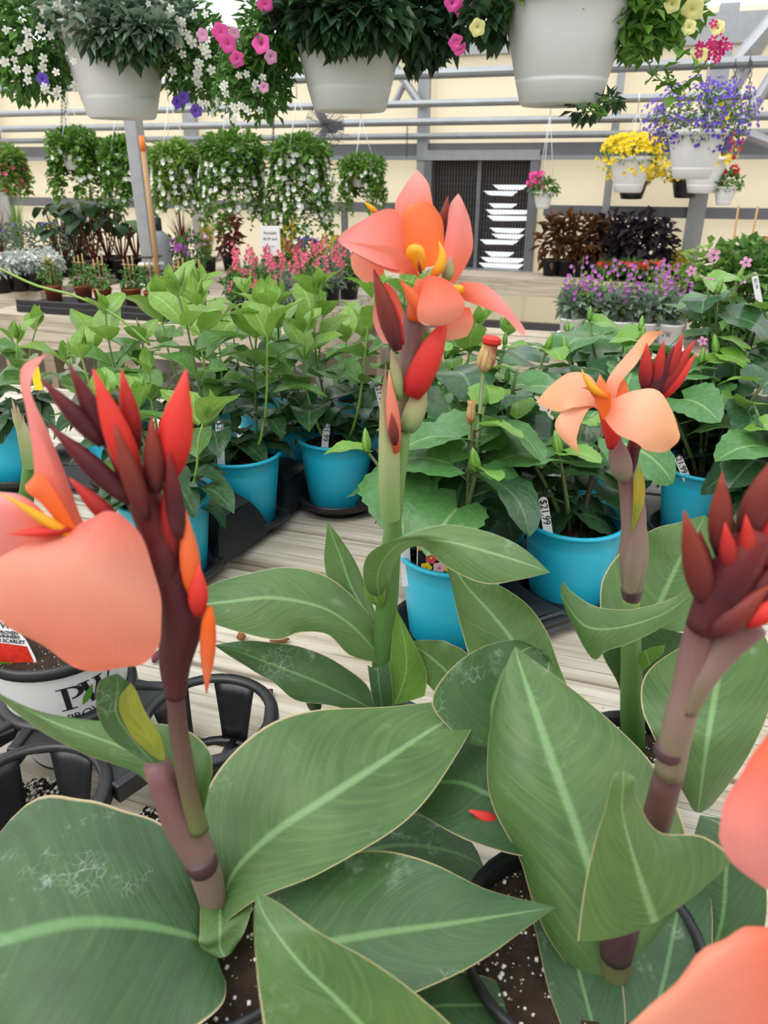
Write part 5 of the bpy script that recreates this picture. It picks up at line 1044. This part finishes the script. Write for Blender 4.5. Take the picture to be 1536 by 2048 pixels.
# other bench plants: (name,label,px,py base,z,kind)
def bush(name,label,px,py,z,h,rx,mats,nf,fr=.014,pot='black',L=.045,n=260,wd_=.25,group=None,sc=1.0,fz=.6,wy=None):
    q=at(px,py,-z) if wy is None else at_wall(px,py,wy); pos=(q.x,q.y,z); o=potted(name,pos,label,group,pot,sc); F=Fol(int(px*3+py)); F.cloud(TOP(pos,.10*sc+h*.5),rx,rx,h*.55,n,L,m=0,wd_=wd_)
    if nf: F.dots(TOP(pos,.10*sc+h*fz),rx*1.05,rx*1.05,h*.5,nf,fr,1,up=True)
    F.build('foliage',mats,o); return o
bush('potted_geranium','black-potted lilac-pink geranium behind the steel post',352,585,RZ,.22,.10,('f_green','b_purple'),40,.016); bush('potted_geranium','pale pink flowering geranium beside the lilac one',395,560,RZ,.22,.11,('f_green','b_lilac'),30)
bush('potted_verbena','black-potted verbena with violet flower heads',615,560,RZ,.18,.10,('f_green','b_violet'),70,.012); bush('potted_dusty_miller','pale silvery-green bushy plant beside the coral bloom',700,570,RZ,.22,.12,('f_grey','b_yellow'),5,.01); bush('potted_croton','yellow and orange variegated croton near the sign',582,545,RZ,.26,.09,('f_yel','b_red'),6,.01,n=160,L=.07); bush('potted_cordyline','dark burgundy leafed plant behind the gaura',462,540,RZ,.34,.08,('f_redbrown','b_magenta'),0,n=150,L=.08); bush('potted_shrub','yellow-green mound beyond the verbena',660,545,RZ,.16,.13,('f_yel','b_yellow'),12)
for px,py,h,mt,lab,n in ((50,545,.50,'f_lime','tall thin lime-green grass behind the silvery flowers',60),(120,545,.42,'f_yel','straw-coloured upright grass behind the taro',40),(418,545,.34,'f_yel','yellow-green arching grass behind the gaura',110),(372,548,.40,'f_redbrown','bronze spiky grass near the post',80),(12,550,.42,'f_redbrown','bronze feathery grass at the end of the far bench',90),(555,540,.26,'f_yel','short yellow striped grass by the sign',60)):
    q=at(px,py,-RZ); pos=(q.x,q.y,RZ); o=potted('potted_grass',pos,lab,None); F=Fol(px); F.blades(TOP(pos,.09),n,h,.16,.004); F.build('blades',[mt],o)
for k,(px,py) in enumerate(((135,560),(165,555),(195,560),(222,552),(250,558),(278,552))):
    q=at(px,py,-RZ); pos=(q.x,q.y,RZ); o=potted('potted_taro',pos,'taro with dark purple stems and broad drooping leaves','taro plants massed behind the terracotta pots',sc=1.3); F=Fol(300+k)
    for e in range(10):
        g=e*2.4+F.r.uniform(-.3,.3); hh=F.r.uniform(.18,.38); tp=TOP((0,0,0),.12+hh)+Vector((math.cos(g)*.10,math.sin(g)*.10,0)); F.m.tube([Vector(pos)+Vector((0,0,.1)),Vector(pos)+tp],.005,5)
        inst(LS['f_green' if e%3==0 else 'f_dark'],'leaf',o,frame_m(tp,(math.cos(g),math.sin(g),-.25),(0,0,1),F.r.uniform(.12,.17)))
    F.build('stems',['f_redbrown'],o)
for k,(px,py) in enumerate(((8,585),(40,582),(72,580),(104,576))):
    bush('potted_silver_flower','tray-packed silvery white flowers on the thick-aproned bench',px,py,RZ+.03,.12,.09,('f_silver','b_white'),60,.012,group='silvery flowers on the far bench',wd_=.18)
for k,(px,py) in enumerate(((20,562),(55,560),(92,556),(128,556),(160,548),(185,545))):
    bush('potted_salvia','grey-leaved salvia with a few violet flowers behind silvery blooms',px,py,RZ+.02,.26,.09,('f_grey','b_violet'),6,.012,group='salvias on the far bench',wd_=.14,n=200)
# terracotta pots with little trellises on a black tray
tq=at(175,612,-RZ); trm=MB(); a=at(70,600,-RZ); c=at(285,612,-RZ)
m=MB(); m.box(((-3.36-2.2)/2,3.60,RZ+.02),(1.1,.34,.04)); m.box(((-3.36-2.2)/2,3.44,RZ+.045),(1.1,.012,.05)); tag(m.build('nursery_tray',M['black_plastic'],None,False,.006),'long black tray under the terracotta pots with trellises','tray')
for k,x in enumerate((-3.22,-3.05,-2.88,-2.72,-2.55,-2.40,-2.27)):
    pos=(x,3.62+.05*(k%2),RZ+.041); o=potted('potted_vine',pos,'terracotta pot with a small bamboo trellis and young vine','terracotta trellis pots',pot='terra'); F=Fol(400+k); F.cloud(TOP(pos,.14),.06,.06,.07,130,.035); F.build('foliage',['f_green'],o)
    for e in (-1,0,1):
        m=MB(); m.tube([TOP(pos,.05)+Vector((e*.022,0,0)),TOP(pos,.25)+Vector((e*.03,0,.01*e))],.004,5); m.build('trellis_stake',M['bamboo'],o)
    m=MB(); m.tube([TOP(pos,.21)+Vector((-.045,0,0)),TOP(pos,.21)+Vector((.045,0,0))],.0035,5); m.build('trellis_bar',M['bamboo'],o)
# grey jug with black cap, white sign, small white pot
q=at(326,590,-RZ); jug=thing('jug',(q.x,q.y,RZ),'tall grey jug with a black cap beside the steel post','jug')
m=MB(); m.lathe([(.0001,0),(.075,0),(.08,.01),(.08,.30),(.07,.36),(.035,.39),(.0001,.39)],24,(q.x,q.y,RZ)); m.build('body',M['grey_cloth'],jug); m=MB(); m.lathe([(.036,.385),(.042,.39),(.042,.455),(.036,.46),(.0001,.46)],20,(q.x,q.y,RZ)); m.build('cap',M['black_plastic'],jug)
q=at(541,604,-RZ); sg=thing('price_sign',(q.x,q.y,RZ),'white price sign on a stake above the gaura','sign'); zc=at(541,482,-.9)
Yq=-q.x*sy_+q.y*cy_; cpt=at(541,482,Yq); m=MB(); Rz=Matrix.Rotation(YAW,3,'Z'); m.box(cpt,(.115,.004,.165),Rz); m.build('card',M['label_white'],sg,False,.002); m=MB(); m.tube([(q.x,q.y,RZ),cpt+Vector((0,0,-.05))+w(0,.006,0)],.004,5); m.build('stake',M['bamboo'],sg)
for s_,dz,sz in (('Annuals',.045,.024),('$5.99 each',.012,.019),('4 in. pots',-.028,.010)):
    Mt=(Rz@Matrix.Rotation(math.pi/2,3,'X')).to_4x4(); Mt.translation=cpt-Vector(sg.location)+w(0,-.0035,dz); lettering(s_,sz,sg,Mt,'ink_grey')
# hose on the bench
hp=[at(250,612,-(RZ+.02)),at(300,605,-(RZ+.02)),at(345,602,-(RZ+.02)),at(372,590,-(RZ+.02))]; m=MB(); m.tube(crom(hp,20),.016,8); tag(m.build('hose',M['hose_yellow']),'yellow and black garden hose lying across the bench by the post','hose')
# ---- right: coleus row on the wall shelf
for k,px in enumerate((1100,1128,1156,1184)):
    q=at_wall(px,556,6.85); bush('potted_coleus','bronze-leaved coleus in a black pot on the wall shelf',px,556,SHZ,.36,.12,('f_brown','b_red'),0,L=.10,n=130,wd_=.22,group='bronze coleus on the shelf',sc=1.25,wy=6.9)
for k,px in enumerate((1212,1244,1276,1304)):
    bush('potted_sweet_potato_vine','near-black leafed plant in a black pot on the wall shelf',px,558,SHZ,.36,.14,('f_purple','b_purple'),3,L=.10,n=150,wd_=.34,group='dark leafed plants on the shelf',sc=1.2,wy=6.9)
bush('potted_grass','small yellow-green tuft at the end of the shelf row',1352,560,SHZ,.15,.06,('f_yel','b_yellow'),0,sc=.8,wy=6.85)
for k,px in enumerate((1215,1258,1300)): bush('potted_geranium','red-flowered geranium in front of the dark leafed plants',px,565,SHZ,.10,.10,('f_green','b_red'),26,.022,group='red geraniums on the wall shelf',wy=6.72,sc=.6)
for k,px in enumerate((1518,1550)): bush('potted_geranium','orange-red geranium beyond the pink-flowered vine',px,560,SHZ,.24,.10,('f_green','b_red'),30,.025,group='orange-red geraniums on the shelf',wy=6.85)
# ---- white printed pots of purple flowers
wt=at(1225,688,-.715); base=Vector((wt.x,3.74,.715)); xs=[base.x-.20+.112*k for k in range(5)]
m=MB(); m.box((base.x+.02,3.80,.73),(.60,.26,.02)); tag(m.build('nursery_tray',M['white_pot'],None,False,.004),'white tray of printed pots with purple flowers','tray')
k=0
for yy in (3.74,3.855):
    for x in xs:
        k+=1; pos=(x,yy,.741); o=potted('potted_angelonia',pos,'white printed pot with grey-green leaves and purple flower spikes','purple flowers in the white tray',pot='white'); F=Fol(500+k); F.cloud(TOP(pos,.160),.062,.062,.04,110,.06,m=0,wd_=.3,down=.5)
        for e in range(6):
            g=F.r.uniform(0,6.3); tp=TOP(pos,F.r.uniform(.22,.36))+Vector((math.cos(g)*.05,math.sin(g)*.05,0)); F.m.tube([TOP(pos,.12),tp],.0018,4,m=1)
            for j in range(5): F.bloom(tp+Vector((F.r.uniform(-.02,.02),F.r.uniform(-.02,.02),-.024*j)),(F.r.uniform(-1,1),-1,.3),.011,2 if j<3 else 1)
        F.build('foliage',['f_grey','f_lime','b_purple'],o)
        if yy<3.8:
            for gl,ox in ((Pg,-.030),(Wg,-.008)):
                me=flat(scaled(gl,.022,ox*.75,0)).mesh('emblem',M['ink_grey'],False); wrap(me,o,pos,lambda z:.044+.145*z*.92*.9,-math.pi/2-.25,.045,'ink_grey','emblem')
# ---- vine with pink eyed flowers
q=at(1462,690,-.715); pos=(q.x,q.y,.715); o=potted('potted_vine',pos,'climbing vine covered in pink dark-eyed flowers on a trellis',None,sc=1.6); F=Fol(900)
Yv=-q.x*sy_+q.y*cy_
pxcloud(F,Yv,1465,590,85,95,520,.07,dep=.16,wd_=.36,m=0); pxcloud(F,Yv,1420,550,60,60,200,.05,dep=.14,wd_=.3,m=1); pxcloud(F,Yv,1500,530,50,50,160,.06,dep=.14,wd_=.34,m=0)
F.build('foliage',['f_green','f_lime'],o)
for px,py,rp in ((1427,510,14),(1492,525,12),(1383,542,11),(1420,562,11),(1405,682,10),(1485,560,9)): blossom('susan',o,px,py,Yv-.17,rp,.3)
for e in (-1,0,1):
    m=MB(); m.tube([Vector(pos)+Vector((.06*e,0,.1)),Vector(pos)+Vector((.08*e,0,.62))],.005,5); m.build('trellis_stake',M['bamboo'],o)
stake(at(1518,600,Yv-.19),at(1508,545,Yv-.19),'white price tag hanging on the pink-flowered vine',wd_=.026)
# thin mandevilla tendril reaching left across the aisle
m=MB(); m.tube(crom([at(300,690,1.6),at(230,630,1.6),at(150,592,1.6),at(70,570,1.6),at(-10,532,1.6)],16),.0028,6); tag(m.build('vine_runner',M['mand_stem']),'thin green mandevilla runner stretching over the aisle','vine')
